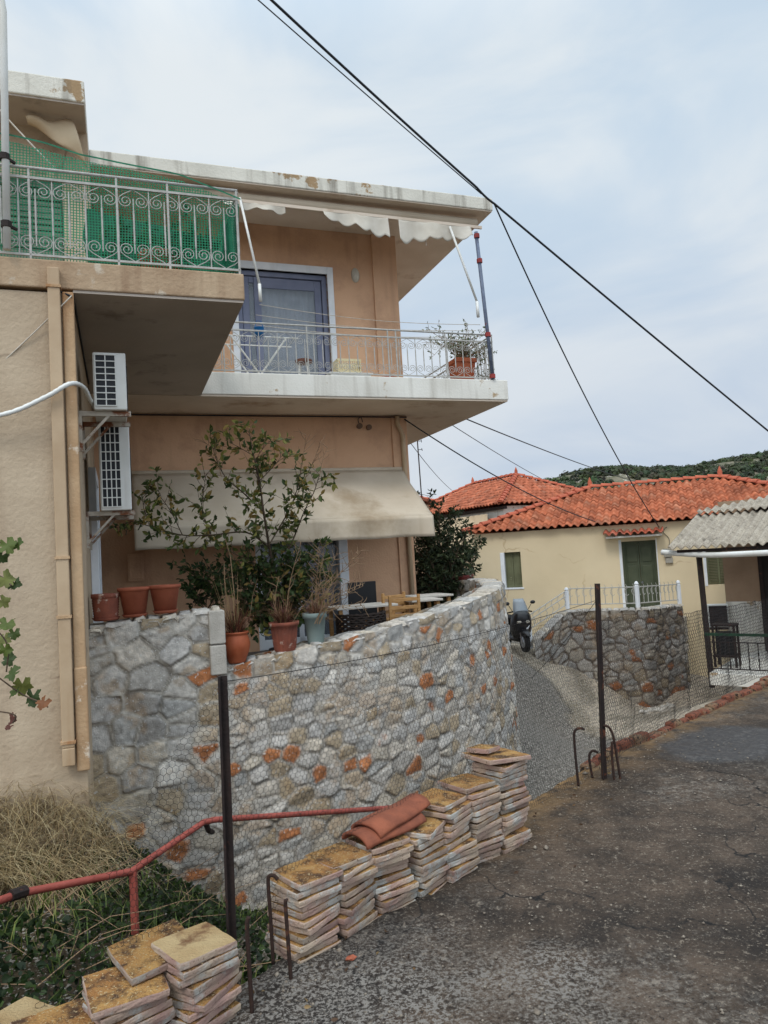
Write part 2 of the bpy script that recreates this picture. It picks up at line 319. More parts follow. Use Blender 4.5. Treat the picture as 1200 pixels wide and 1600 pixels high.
gy = np.concatenate([[-900, -200, -60, -20, -8, -3], np.arange(-1, 20, .12), np.arange(20, 30, .6), [34, 45, 70, 120, 250, 500, 900]])
X, Y = np.meshgrid(gx, gy, indexing='ij'); x = X.ravel(); y = Y.ravel()
z, k = ground_h(x, y)
e = edge_dist(x, y)
z = np.where((e > -.05) & (np.hypot(x, y) < 30), np.minimum(z, RZ-.55), z)
p3 = np.stack([x, y, 0*x], 1)
kk = sstep(k+(vnoise(p3, 1.6, 3, 4)-.5)*.55, .42, .56)
crk = np.exp(-((k+(vnoise(p3, 1.6, 3, 4)-.5)*.55-.47)/.025)**2)
near = sstep(np.hypot(x-2, y-10), 16, 9)
z = z+near*((vnoise(p3, 1.1, 5, 4)-.5)*.12-crk*.04+(1-kk)*(vnoise(p3, 3.2, 6, 3)-.5)*.07)
soil = sstep(x*.8+.1*y+(vnoise(p3, 1.2, 9)-.5)*1.2, .2, -.7)[:, None]      # the bank on the left is earth
ca = np.array(lin((134, 127, 118))); cc = np.array(lin((194, 179, 158))); cs = np.array(lin((88, 72, 54)))
col = ca*kk[:, None]+cc*(1-kk)[:, None]; col = col*(1-soil)+cs*soil
dirt = sstep(vnoise(p3, .9, 12, 4), .5, .62)[:, None]*(1-kk)[:, None]; col = col*(1-dirt*.55)+np.array(lin((96, 86, 66)))*dirt*.55
col = col*(1-.75*crk[:, None]*near[:, None])
nx, ny = len(gx), len(gy); I = np.arange(nx*ny).reshape(nx, ny)
FQ = np.stack([I[:-1, :-1], I[1:, :-1], I[1:, 1:], I[:-1, 1:]], -1).reshape(-1, 4)
M['ground'] = mat('street_ground', (255, 255, 255), (170, 170, 170), .95, 18, 1., 45, attr=True, speck=((166, 160, 150), 38., .57, .63), c3=(70, 66, 60), c3s=20., c3r=(.58, .66))
o = npmesh('ground', np.stack([x, y, z], 1), FQ, M['ground'], cols=col, smooth=True); tag(o, 'steep lower street of dark asphalt and cracked pale concrete', None, None, 'structure')
def zg(px, py): return float(ground_h(np.array([px]), np.array([py]))[0][0])
# ---- upper road: weathered concrete slab, ragged edge on the valley side
rx = np.concatenate([np.linspace(-3.2, -.6, 30), np.linspace(-.6, 5, 150)[1:], np.linspace(5, 14, 30)[1:]])
ty = np.concatenate([np.linspace(0, 1, 90)**1.0])
pe = np.array(EDGE, float); seg = np.r_[0, np.cumsum(np.hypot(*np.diff(pe, axis=0).T))]
s = np.concatenate([np.arange(0, 2.6, .06), np.arange(2.6, 12.5, .028), np.arange(12.5, seg[-1], .15)])
ex = np.interp(s, seg, pe[:, 0]); ey = np.interp(s, seg, pe[:, 1])
tx = np.gradient(ex, s); ty_ = np.gradient(ey, s); nl = np.hypot(tx, ty_); nxr, nyr = ty_/nl, -tx/nl        # normal to the road side
off = np.concatenate([[0, .012], np.arange(.03, 3.2, .035), np.arange(3.3, 9, .25), [12, 18, 30]])
Sg, Og = np.meshgrid(np.arange(len(s)), np.arange(len(off)), indexing='ij')
kx, ky = .72, -.69    # far from the edge every row runs along one direction, so rows never cross
bl = sstep(off, .2, 2.5)
bx = nxr[:, None]*(1-bl)[None, :]+kx*bl[None, :]; by = nyr[:, None]*(1-bl)[None, :]+ky*bl[None, :]
x = (ex[:, None]+bx*off[None, :]).ravel(); y = (ey[:, None]+by*off[None, :]).ravel()
p3 = np.stack([x, y, 0*x], 1); oo = np.broadcast_to(off, (len(s), len(off))).ravel()
rough = (vnoise(p3, 2.2, 21, 4)-.5)*.035+(vnoise(p3, 14, 22, 3)-.5)*.016+(vnoise(p3, 45, 27, 2)-.5)*.006
rag = np.where(oo < .02, (vnoise(p3, 9, 24, 3)-.5)*.07, 0)
x = x+rag; z = RZ+rough-.05*np.exp(-oo/.04)*vnoise(p3, 5, 25, 3)
cols_n = vnoise(p3, .75, 31, 5)
nsz, no = len(s), len(off)
V = np.stack([x, y, z], 1)
# skirt: broken concrete face down to the ravine
sk = []; 
for dz, ou in ((-.09, .02), (-.2, .0), (-.6, .03), (-2.6, .1)):
    q = V.reshape(nsz, no, 3)[:, 0, :].copy(); q[:, 2] += dz+(vnoise(q, 6, 40)-.5)*.04; q[:, 0] += nxr*ou*-.3+(vnoise(q, 9, 41)-.5)*.05; q[:, 1] += nyr*ou*-.3; sk.append(q)
allv = np.concatenate([V]+sk); I = np.arange(nsz*no).reshape(nsz, no)
Fq = [np.stack([I[:-1, :-1], I[:-1, 1:], I[1:, 1:], I[1:, :-1]], -1).reshape(-1, 4)]
prev = I[:, 0]
for q in range(4):
    cur = nsz*no+q*nsz+np.arange(nsz); Fq.append(np.stack([cur[:-1], prev[:-1], prev[1:], cur[1:]], -1)); prev = cur
def road_extra(Nn, L, b, noise, rng_, mix, pos):
    big = noise(.9, 9., None, .68); mid = noise(4.5, 8., None, .7); fine = noise(34., 4., None, .75); vf = noise(120., 2., None, .7)
    def mul(a, c):
        q = Nn.new('ShaderNodeMath'); q.operation = 'MULTIPLY'; L.new(a, q.inputs[0]); L.new(c, q.inputs[1]); return q.outputs[0]
    c = mix(rng_(mid, .38, .6), lin4((56, 46, 37)), lin4((84, 70, 58)))
    c = mix(rng_(big, .42, .56, 0, .9), c, lin4((33, 27, 23)))                        # dark lichen
    pale = noise(1.05, 4., None, .6)
    c = mix(mul(rng_(pale, .5, .72, 0, .6), rng_(fine, .46, .58)), c, lin4((138, 132, 124)))  # worn pale aggregate
    c = mix(rng_(fine, .58, .66, 0, .8), c, lin4((126, 114, 100))); grain = noise(70., 3., None, .75); c = mix(rng_(grain, .60, .70, 0, .8), c, lin4((146, 136, 122))); c = mix(rng_(grain, .43, .35, 0, .8), c, lin4((22, 18, 16))); stain = noise(.45, 5., None, .6); c = mix(rng_(stain, .5, .6, 0, .5), c, lin4((40, 33, 27)))
    v = Nn.new('ShaderNodeTexVoronoi'); v.feature = 'DISTANCE_TO_EDGE'; v.inputs['Scale'].default_value = .55; vm = Nn.new('ShaderNodeVectorMath'); vm.operation = 'MULTIPLY_ADD'; nn = Nn.new('ShaderNodeTexNoise'); nn.inputs['Scale'].default_value = 2.2; nn.inputs['Detail'].default_value = 6; L.new(pos, nn.inputs[0]); L.new(nn.outputs['Color'], vm.inputs[0]); vm.inputs[1].default_value = (.9, .9, .9); L.new(pos, vm.inputs[2]); L.new(vm.outputs[0], v.inputs['Vector'])
    c = mix(mul(rng_(v.outputs['Distance'], .008, .001), rng_(mid, .42, .55)), c, lin4((20, 17, 15)))
    # the edge strip is ochre concrete
    sp = Nn.new('ShaderNodeAttribute'); sp.attribute_name = 'Col'; sx = Nn.new('ShaderNodeSeparateColor'); L.new(sp.outputs['Color'], sx.inputs[0])
    c = mix(mul(sx.outputs[0], rng_(mid, .36, .58)), c, lin4((150, 116, 74)))
    c = mix(mul(sx.outputs[2], rng_(grain, .49, .56)), c, lin4((122, 116, 109)))
    # wet patch: darker and smooth
    wet = sx.outputs[1]
    c = mix(wet, c, mix(rng_(fine, .5, .62), lin4((46, 41, 38)), lin4((80, 75, 70))))
    L.new(c, b.inputs['Base Color'])
    q = Nn.new('ShaderNodeMapRange'); L.new(wet, q.inputs[0]); q.inputs[3].default_value = .93; q.inputs[4].default_value = .42; L.new(q.outputs[0], b.inputs['Roughness'])
    bp = Nn.new('ShaderNodeBump'); bp.inputs['Distance'].default_value = .012; L.new(fine, bp.inputs['Height'])
    q = Nn.new('ShaderNodeMapRange'); L.new(wet, q.inputs[0]); q.inputs[3].default_value = .9; q.inputs[4].default_value = .5; L.new(q.outputs[0], bp.inputs['Strength']); L.new(bp.outputs[0], b.inputs['Normal'])
M['road'] = mat('road_concrete', (90, 80, 70), None, .93, spec=.35, extra=road_extra)
cA = np.zeros((len(allv), 3)); ed = np.concatenate([oo]+[np.zeros(nsz)]*4)
cA[:, 0] = np.exp(-ed/.16)*sstep(allv[:, 1], 3.2, 4.2)+np.where(ed == 0, .35, 0)
u = (allv[:, 0]-2.42); v = (allv[:, 1]-5.62); a_ = .75*u+.3*v; wv = np.hypot((u*.8+v*.6)/.62, (-u*.6+v*.8)/.42)+(vnoise(allv*[1, 1, 0], 2.5, 44, 4)-.5)*.7
cA[:, 1] = sstep(wv+(vnoise(allv*[1, 1, 0], 11, 48, 3)-.5)*.35, 1.1, .8)
pz_ = Pz(585, 1560, RZ); pd_ = np.hypot((allv[:, 0]-pz_[0])/1.2, (allv[:, 1]-pz_[1])/.5)+(vnoise(allv*[1, 1, 0], 3., 47, 4)-.5)*1.1; cA[:, 2] = sstep(pd_, 1.05, .35)
o = npmesh('road', allv, np.concatenate(Fq), M['road'], cols=np.clip(cA, 0, 1), smooth=True); tag(o, 'weathered dark concrete upper road with a wet patch', None, None, 'structure')
# ---- kerb: a low line of broken red brick set in mortar along the far stretch of the edge
kb = MB(); kc = MB()
sb = float(np.interp(5.25, ey, s)); i = 0
while sb < 14:
    L_ = random.uniform(.16, .24); c0 = np.array([np.interp(sb, s, ex), np.interp(sb, s, ey)]); c1 = np.array([np.interp(sb+L_-.012, s, ex), np.interp(sb+L_-.012, s, ey)])
    d = (c1-c0)/np.linalg.norm(c1-c0); n = np.array([d[1], -d[0]]); h = random.uniform(.015, .065); w = random.uniform(.07, .1); jt = random.uniform(-.012, .012)
    A0, A1 = c0+n*(.0+jt), c1+n*(.0+jt); B0, B1 = A0+n*w, A1+n*w
    for zz in (0,): kb.prism([tuple(A0), tuple(A1), tuple(B1), tuple(B0)][::-1], RZ-.09, RZ+h)
    sb += L_
M['brick'] = mat('kerb_brick', (132, 78, 58), (108, 64, 48), .95, 12, .8, 60, c3=(128, 104, 80), c3s=5., c3r=(.48, .58), speck=((48, 38, 32), 40., .54, .64))
o = kb.build('kerb', M['brick'], bevel=.02); tag(o, 'low kerb of broken red bricks along the road edge', None, None, 'structure')
# ---- hill far behind
hx = np.linspace(-40, 420, 150); hy = np.linspace(180, 460, 60); X, Y = np.meshgrid(hx, hy, indexing='ij'); x = X.ravel(); y = Y.ravel(); p3 = np.stack([x, y, 0*x], 1)
def hill_h(x, y):
    p3 = np.stack([x, y, 0*x], 1)
    ridge = np.interp(x, [-40, 38, 50, 56, 64, 80, 110, 155, 210, 300, 420], [-10, -2, 14, 23.5, 26.5, 28, 29, 31, 32, 34, 36])
    t = sstep(y, 200, 300)
    return -8+(ridge+8)*t+(vnoise(p3, .03, 61, 4)-.5)*7*t
z = hill_h(x, y); nx, ny = X.shape; I = np.arange(nx*ny).reshape(nx, ny); FQ = np.stack([I[:-1, :-1], I[1:, :-1], I[1:, 1:], I[:-1, 1:]], -1).reshape(-1, 4)
M['hill'] = mat('hill_rock', (120, 112, 96), (70, 74, 48), .95, .12, 0, 40, c3=(176, 170, 158), c3s=.2, c3r=(.56, .62))
o = npmesh('hill', np.stack([x, y, z], 1), FQ, M['hill'], smooth=True); tag(o, 'rocky hillside', None, None, 'structure')
# scrub on the hill: thousands of leafy clumps nobody could count
n = 5200; sx_ = rng.uniform(40, 240, n); sy_ = rng.uniform(215, 330, n); sz_ = hill_h(sx_, sy_); keep = vnoise(np.stack([sx_, sy_, 0*sx_], 1), .05, 66, 3) > .44
sx_, sy_, sz_ = sx_[keep], sy_[keep], sz_[keep]; n = len(sx_)
sr = rng.uniform(.8, 2.4, n); nl = 34
dirv = rng.normal(size=(n, nl, 3)); dirv /= np.linalg.norm(dirv, axis=2, keepdims=True); dirv[:, :, 2] = np.abs(dirv[:, :, 2])*.9
cen = np.stack([sx_, sy_, sz_], 1)[:, None, :]+dirv*sr[:, None, None]*rng.uniform(.5, 1.1, (n, nl, 1))
t1 = np.cross(dirv, rng.normal(size=(n, nl, 3))); t1 /= np.linalg.norm(t1, axis=2, keepdims=True); t2 = np.cross(dirv, t1); ls = (sr[:, None, None]*rng.uniform(.16, .36, (n, nl, 1)))
V = np.stack([cen-t1*ls, cen+t2*ls, cen+t1*ls, cen-t2*ls], 2).reshape(-1, 3)
Fq = np.arange(len(V)).reshape(-1, 4); hc = np.array(lin((66, 74, 50)))*rng.uniform(.4, 1.6, (n, 1))*(1+rng.normal(0, .12, (n, 3))); hc = np.repeat(hc, nl*4, 0)
o = npmesh('hill_scrub', V, Fq, M['leaf'], cols=hc); tag(o, 'dark green scrub covering the far hillside', 'scrub', None, 'stuff')
# ================================================================== RUBBLE MASONRY
PAL = [(202, 196, 187), (210, 203, 192), (184, 181, 175), (202, 192, 178), (202, 191, 174), (192, 187, 180), (199, 192, 182)]
def stone_face(path, ztop, zbot, seed, batter=0., du=.016, size=(.15, .26), rust=.09, tint=1., mortar=(190, 181, 168), relief=.014, gap=.011, ks_m=.18):
    """vertices, faces and colours of one face of rubble stones along a plan path; its right-hand side looks outward"""
    p = np.array(path, float); sg = np.r_[0, np.cumsum(np.hypot(*np.diff(p, axis=0).T))]; Lt = sg[-1]
    u = np.arange(0, Lt+du/2, du)
    X = np.interp(u, sg, p[:, 0]); Y = np.interp(u, sg, p[:, 1])
    ks = max(1, int(ks_m/du)); kern = np.ones(2*ks+1)/(2*ks+1)
    def sm(a):
        return np.convolve(np.pad(a, ks, mode='reflect', reflect_type='odd'), kern, 'valid')
    X, Y = sm(X), sm(Y); zt = np.interp(u, sg, ztop); zb = np.interp(u, sg, zbot)
    tx, ty = np.gradient(X, u), np.gradient(Y, u); l = np.hypot(tx, ty); nx_, ny_ = ty/l, -tx/l
    H = float((zt-zb).max()); nv = int(H/du)+1; v = np.linspace(0, 1, nv)
    r = np.random.default_rng(seed); S = []; h = 0.; first = True
    while h < H+.3:
        rh = r.uniform(*size); x = r.uniform(-.3, 0)
        while x < Lt+.3:
            w = rh*r.uniform(.8, 2.0)
            if r.random() < .28 and rh > .16: S += [(x+w/2+r.normal()*.02, h+rh*.27+r.normal()*.012), (x+w/2+r.normal()*.02, h+rh*.75+r.normal()*.012)]
            else: S.append((x+w/2+r.normal()*.02, h+rh/2+r.normal()*.022))
            x += w
        h += rh
    S = np.array(S); ns = len(S)
    U, Vv = np.meshgrid(u, v, indexing='ij'); HH = ((zt-zb)[:, None]*Vv); q = np.stack([U.ravel(), HH.ravel()], 1); q3 = np.stack([q[:, 0], q[:, 1], 0*q[:, 0]+seed], 1)
    qw = q+np.stack([vnoise(q3, 6, seed, 3)-.5, vnoise(q3, 6, seed+50, 3)-.5], 1)*.055
    cell = .5; nb = int((Lt+2)/cell)+3
    buckets = {}
    bi = np.floor((S[:, 0]+1)/cell).astype(int)
    qi = np.floor((qw[:, 0]+1)/cell).astype(int)
    edge = np.zeros(len(q)); cid = np.zeros(len(q), int)
    for b in np.unique(qi):
        sel = np.where(qi == b)[0]; cand = np.where(np.abs(bi-b) <= 1)[0]
        for c0 in range(0, len(sel), 20000):
            ss = sel[c0:c0+20000]; d = qw[ss][:, None, :]-S[cand][None]; d2 = (d[..., 0]/1.15)**2+d[..., 1]**2
            o2 = np.argpartition(d2, 2, axis=1)[:, :2]; a = np.take_along_axis(d2, o2, 1); sw = a[:, 0] > a[:, 1]; i1 = np.where(sw, o2[:, 1], o2[:, 0]); i2 = np.where(sw, o2[:, 0], o2[:, 1])
            f1 = a.min(1); f2 = a.max(1); sd = np.linalg.norm(S[cand][i1]-S[cand][i2], axis=1)+1e-6; edge[ss] = (f2-f1)/(2*sd); cid[ss] = cand[i1]
    st = sstep(edge+(vnoise(q3, 16, seed+61, 3)-.5)*.014, gap*.45, gap*1.6); body = sstep(edge, 0, .06)
    cr = r.random(ns); cdep = r.uniform(.55, 1.15, ns); rgh = vnoise(q3, 22, seed+7, 3)-.5; facet = vnoise(q3, 7, seed+9, 2)-.5
    tlx, tly = r.normal(size=ns)*.12, r.normal(size=ns)*.12; rel = qw-S[cid]
    disp = st*relief*cdep[cid]*(.55+.45*body)+st*(rgh*.022+facet*.02+rel[:, 0]*tlx[cid]+rel[:, 1]*tly[cid])+(1-st)*(vnoise(q3, 30, seed+3, 2)-.5)*.012
    disp = disp+batter*HH.ravel()
    pal = np.array([lin(c) for c in PAL]); base = pal[r.integers(0, len(PAL), ns)]*r.uniform(.78, 1.2, (ns, 1))
    rs = cr < rust; pass
    ts = (cr > rust) & (cr < rust*2.6); base[ts] = np.array(lin((182, 164, 138)))*r.uniform(.85, 1.12, (ts.sum(), 1))
    rp = sstep(vnoise(q3, 4.2, seed+21, 4)+.1*(cr[cid]-.5), .57, .68)[:, None]; cm = base[cid]*(1-rp*.5)+np.array(lin((178, 146, 106)))*rp*.5
    rk = (rs[cid]*sstep(vnoise(q3, 5.5, seed+41, 4)+.22*np.exp(-(rel**2).sum(1)/.008), .46, .58))[:, None]; cm = cm*(1-rk)+np.array(lin((184, 120, 78)))*(.7+.7*vnoise(q3, 18, seed+43, 3))[:, None]*rk
    cm = cm*(.72+.56*vnoise(q3, 30, seed+31, 3))[:, None]
    mo = np.array(lin(mortar))*(.75+.5*vnoise(q3, 8, seed+33, 3))[:, None]
    line = np.exp(-((edge-gap*.8)/.006)**2)*sstep(vnoise(q3, 3.1, seed+51, 2), .3, .55); col = (cm*st[:, None]+mo*(1-st)[:, None])*(1-.42*line)[:, None]*tint  # thin dark cracks at the joints, with crevice occlusion painted into the colour
    nu = len(u)
    zz = (zt[:, None]-HH).ravel()
    # the top edge is uneven: stones of the last course stand a little up or down
    topj = (np.interp(u, np.arange(0, Lt+.3, .16), r.uniform(-.012, .02, len(np.arange(0, Lt+.3, .16)))))[:, None]*np.exp(-HH/.12); zz = zz+topj.ravel()
    V = np.stack([(X[:, None]+0*Vv).ravel()+np.repeat(nx_, nv)*disp, (Y[:, None]+0*Vv).ravel()+np.repeat(ny_, nv)*disp, zz], 1)
    I = np.arange(nu*nv).reshape(nu, nv); Fq = np.stack([I[:-1, :-1], I[:-1, 1:], I[1:, 1:], I[1:, :-1]], -1).reshape(-1, 4)
    return V, Fq, col, (X, Y, nx_, ny_, zt+topj[:, 0])
def join(parts):
    Vs, Fs, Cs, n = [], [], [], 0
    for V, Fq, c in parts: Vs.append(V); Fs.append(Fq+n); Cs.append(np.broadcast_to(c, V.shape)); n += len(V)
    return np.concatenate(Vs), np.concatenate(Fs), np.concatenate(Cs)
def coping(info, w0, w1, seed, tint=1., du_c=3, rise=.02):
    """the flat top stones between the outer and inner face"""
    X, Y, nx_, ny_, zt = [a[::1] for a in info]; k = np.linspace(0, 1, int((w1-w0)/.016)+2); U, K = np.meshgrid(np.arange(len(X)), k, indexing='ij')
    o_ = w0+(w1-w0)*K; x = (X[:, None]-nx_[:, None]*o_).ravel(); y = (Y[:, None]-ny_[:, None]*o_).ravel(); z = (zt[:, None]+0*K).ravel()
    p3 = np.stack([x, y, 0*x], 1); r = np.random.default_rng(seed)
    su = np.cumsum(r.uniform(.10, .26, 160)); arc = np.r_[0, np.cumsum(np.hypot(np.diff(X), np.diff(Y)))]; aw = (arc[:, None]+(vnoise(p3, 5, seed, 2).reshape(K.shape)-.5)*.12)
    j = np.searchsorted(su, aw.ravel()); lo = np.where(j > 0, su[np.maximum(j-1, 0)], 0); hi_ = su[np.minimum(j, 159)]; e = np.minimum(aw.ravel()-lo, hi_-aw.ravel())
    st = sstep(e, .004, .02); hgt = r.uniform(-.008, .014, 180)
    z = z+st*(rise+hgt[j])+(vnoise(p3, 18, seed+1, 3)-.5)*.024-.03*(1-st)
    edge_ = np.minimum(K, 1-K).ravel()*(w1-w0); z = z-.045*np.exp(-edge_/.018)
    c = np.array([lin(PAL[i % len(PAL)]) for i in r.integers(0, len(PAL), 180)])[j]*r.uniform(.85, 1.15, 180)[j][:, None]*(.8+.4*vnoise(p3, 26, seed+2, 3))[:, None]
    c = c*st[:, None]+np.array(lin((140, 130, 116)))*(1-st)[:, None]
    nu, nv = K.shape; I = np.arange(nu*nv).reshape(nu, nv); Fq = np.stack([I[:-1, :-1], I[1:, :-1], I[1:, 1:], I[:-1, 1:]], -1).reshape(-1, 4)
    return np.stack([x, y, z], 1), Fq, c*tint
HF = Frame(19.8)
def hw(a, b): p = HF.w(a, b, 0); return (float(p[0]), float(p[1]))
# pillar stretch beside the house, then the low curved terrace wall
PA, PB = hw(-.3, 7.54), hw(.92, 7.54)
WPATH = [hw(.93, 7.60), (-1.2, 7.63), (-.78, 7.81), (-.38, 8.02), (.02, 8.28), (.40, 8.60), (.74, 8.98), (1.06, 9.40), (1.33, 9.85), (1.56, 10.4), (1.71, 11.0), (1.77, 11.7), (1.72, 12.4), (1.52, 13.0), (1.15, 13.45), (.7, 13.7), (.15, 13.85)]
WZT = [-1.02, -.955, -.905, -.85, -.80, -.74, -.69, -.635, -.585, -.55, -.52, -.50, -.49, -.49, -.5, -.5, -.5]
w = thing('stone_terrace_wall', 'long curved rubble stone wall with rust patches holding up the terrace', 'wall', (PB[0], PB[1], -3.9))
V1, F1, C1, inf1 = stone_face([PA, PB], [-.52, -.44], [-3.6, -3.9], 11, size=(.16, .28), mortar=(194, 186, 173), gap=.013)
c1 = coping(inf1, -.02, .38, 12)
npmesh('pillar_face', *join([(V1, F1, C1), c1]), parent=w, mat=M['stone'], smooth=True) if False else None
def npm(name, parts, m, parent): V, Fq, c = join(parts); return npmesh(name, V, Fq, m, parent, cols=c, smooth=True)
npm('pillar', [(V1, F1, C1), c1], M['stone'], w)
V2, F2, C2, inf2 = stone_face(WPATH, WZT, [-4.2]*len(WPATH), 23, batter=.035, size=(.10, .20))
npm('curved_wall', [(V2, F2, C2)], M['stone'], w)
npm('coping', [coping(inf2, -.012, .32, 31, rise=.0)], M['stone'], w)
inner = [(x-0, y) for x, y in WPATH]
ip = np.stack([inf2[0]-inf2[2]*.34, inf2[1]-inf2[3]*.34], 1)[::12][::-1]; iz = inf2[4][::12][::-1]
V3, F3, C3, inf3 = stone_face(ip, iz, [-2.0]*len(ip), 37, du=.03, rust=.15, tint=.8)
npm('inner_face', [(V3, F3, C3)], M['stone'], w)
# dressed end blocks of the pillar
eb = MB(HF.M)
zt = -.445
for i, h in enumerate((.34, .30)):
    eb.box(.80, .955, 7.47, 7.97, zt-h+.012, zt); zt -= h
eb.build('end_block', M['dressed'], w, bevel=.012)
eb = MB(HF.M); eb.box(-.29, .93, 7.58, 7.95, -4., -.5); eb.build('core', M['dressed'], w)
# ================================================================== THE TWO-STOREY HOUSE
hm = HF.M
B0 = hw(-.3, 6.5)
house = thing('apartment_house', 'two storey beige and salmon house with white slab edges and two railed balconies', 'house', (B0[0], B0[1], -2.2), rad(19.8))
def hpart(name, m, bevel=0., boxes=(), parent=None, smooth=False):
    b = MB(hm)
    for x in boxes: b.box(*x)
    return b.build(name, M[m], parent or house, bevel=bevel, smooth=smooth)
ZS = 2.32
hpart('front_wall', 'plaster', boxes=[(-6, -.3, 6.5, 13, -4, 2.318)])
hpart('corner_pilaster', 'plaster_edge', .01, [(-.372, -.285, 6.455, 6.52, -1.55, 2.318), (-.375, -.28, 6.44, 6.54, -1.56, -.75)])
cw = hpart('terrace_wall', 'salmon', boxes=[(-.3, 1.97, 11.44, 16, -1.5, 2.318), (3.45, 4.58, 11.44, 16, -1.5, 2.318), (1.97, 3.45, 11.44, 16, .78, 2.318)])
hpart('wall_strip', 'salmon', .006, [(4.33, 4.60, 11.405, 11.6, -1.5, 2.316)])
hpart('upper_wall', 'salmon', boxes=[(-.19, 1.88, 11.44, 16, 2.66, 5.41), (3.36, 4.57, 11.44, 16, 2.66, 5.41), (1.88, 3.36, 11.44, 16, 4.66, 5.41)])
hpart('upper_wall_strip', 'salmon', .006, [(4.16, 4.59, 11.40, 11.6, 2.66, 5.408)])
hpart('upper_side_wall', 'plaster', boxes=[(-.5, -.2, 9.4, 16, 2.58, 5.38), (-6, -2.4, 9.4, 16, 2.58, 5.38), (-2.4, -.5, 9.4, 16, 4.75, 5.38)])
hpart('corner_balcony_slab', 'slabfront', .012, [(-6, 1.13, 6.47, 10.198, 2.345, 2.585)])
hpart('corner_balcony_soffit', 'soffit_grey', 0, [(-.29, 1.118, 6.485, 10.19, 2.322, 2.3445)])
hpart('long_balcony_slab', 'white', .012, [(-.3, 5.88, 10.2, 16, 2.345, 2.66)])
hpart('long_balcony_soffit', 'soffit', 0, [(-.29, 5.865, 10.215, 16, 2.32, 2.3445)])
hpart('upper_roof', 'roofedge', .015, [(-6, -.2, 8.8, 16, 5.40, 5.66)])
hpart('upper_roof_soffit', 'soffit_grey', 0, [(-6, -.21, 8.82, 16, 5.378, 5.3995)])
hpart('roof_slab', 'roofedge', .015, [(-.199, 5.83, 10.2, 16, 5.42, 5.625)])
hpart('roof_soffit', 'soffit', 0, [(-.195, 5.815, 10.215, 16, 5.405, 5.4195)])
# downpipes
dp = MB(hm); dp.box(-.478, -.385, 6.405, 6.475, -1.36, 2.50).box(-.478, -.385, 6.40, 6.47, -1.5, -1.362); o = dp.build('downpipe', M['pipe'], house, bevel=.008)
for z in (2.33, .12, -.35, -1.33): MB(hm).box(-.487, -.376, 6.396, 6.5, z, z+.022).build('pipe_clip', M['plaster_edge'], o)
dp = MB(hm); dp.tube([(4.42, 11.36, 2.30), (4.42, 11.36, 2.16), (4.5, 11.36, 1.98), (4.5, 11.36, -1.3)], .04, 10); dp.build('downpipe', M['pipe'], house, smooth=True)
# upper balcony door
d = hpart('balcony_door', 'blue_frame', .008, [(1.88, 1.96, 11.5, 11.6, 2.67, 4.66), (3.28, 3.36, 11.5, 11.6, 2.67, 4.66), (1.96, 3.28, 11.5, 11.6, 4.58, 4.66),
                                              (1.97, 2.08, 11.53, 11.58, 2.67, 4.57), (2.16, 2.27, 11.52, 11.57, 2.67, 4.57), (3.16, 3.27, 11.53, 11.58, 2.67, 4.57), (2.08, 2.16, 11.53, 11.58, 4.47, 4.57), (2.27, 3.16, 11.53, 11.58, 4.40, 4.57), (2.08, 3.16, 11.53, 11.58, 2.67, 2.8)])
def curtain(a0, a1, bb, z0, z1, name, m, par, amp=.02, per=.11):
    n = 90; us = np.linspace(a0, a1, n); V = []
    for zz in (z0, z1):
        for u in us: p = HF.w(u, bb+amp*math.sin(u*6.28/per)+.01*math.sin(u*9), zz); V.append(p)
    Fq = [(i, i+1, n+i+1, n+i) for i in range(n-1)]
    return npmesh(name, V, Fq, M[m], par, smooth=True, solid=.004)
curtain(2.0, 3.2, 11.66, 2.67, 4.45, 'curtain', 'curtain', d)
def glass_extra(Nn, L, b, noise, rng_, mix, pos):
    tr = Nn.new('ShaderNodeBsdfTransparent'); mx = Nn.new('ShaderNodeMixShader'); mx.inputs[0].default_value = .3; L.new(tr.outputs[0], mx.inputs[1]); L.new(b.outputs[0], mx.inputs[2])
    L.new(mx.outputs[0], [n for n in Nn if n.type == 'OUTPUT_MATERIAL'][0].inputs[0])
M['pane'] = mat('window_pane', (150, 160, 170), None, .05, spec=.8, extra=glass_extra)
hpart('glass_pane', 'pane', boxes=[(2.08, 2.16, 11.548, 11.556, 2.8, 4.47), (2.27, 3.16, 11.548, 11.556, 2.8, 4.40)], parent=d)
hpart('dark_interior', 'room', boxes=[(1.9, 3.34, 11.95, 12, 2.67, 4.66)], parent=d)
hpart('door_surround', 'white_frame', .006, [(1.78, 1.88, 11.415, 11.55, 2.67, 4.78), (3.36, 3.46, 11.415, 11.55, 2.67, 4.78), (1.88, 3.36, 11.415, 11.55, 4.66, 4.78)])
# terrace glass door behind the awning
d = hpart('terrace_door', 'white_frame', .008, [(1.97, 2.06, 11.46, 11.6, -1.35, .78), (3.30, 3.45, 11.40, 11.6, -1.35, .78), (2.06, 3.30, 11.46, 11.6, .66, .78), (2.62, 2.70, 11.5, 11.56, -1.35, .66), (2.06, 3.30, 11.5, 11.56, -1.35, -1.2)])
hpart('glass_pane', 'pane', boxes=[(2.06, 2.62, 11.52, 11.53, -1.2, .66), (2.7, 3.3, 11.52, 11.53, -1.2, .66)], parent=d)
curtain(2.1, 3.28, 11.75, -1.3, .7, 'curtain', 'lace', d, .03, .13)
hpart('dark_interior', 'room', boxes=[(1.98, 3.44, 12.0, 12.05, -1.35, .78)], parent=d)
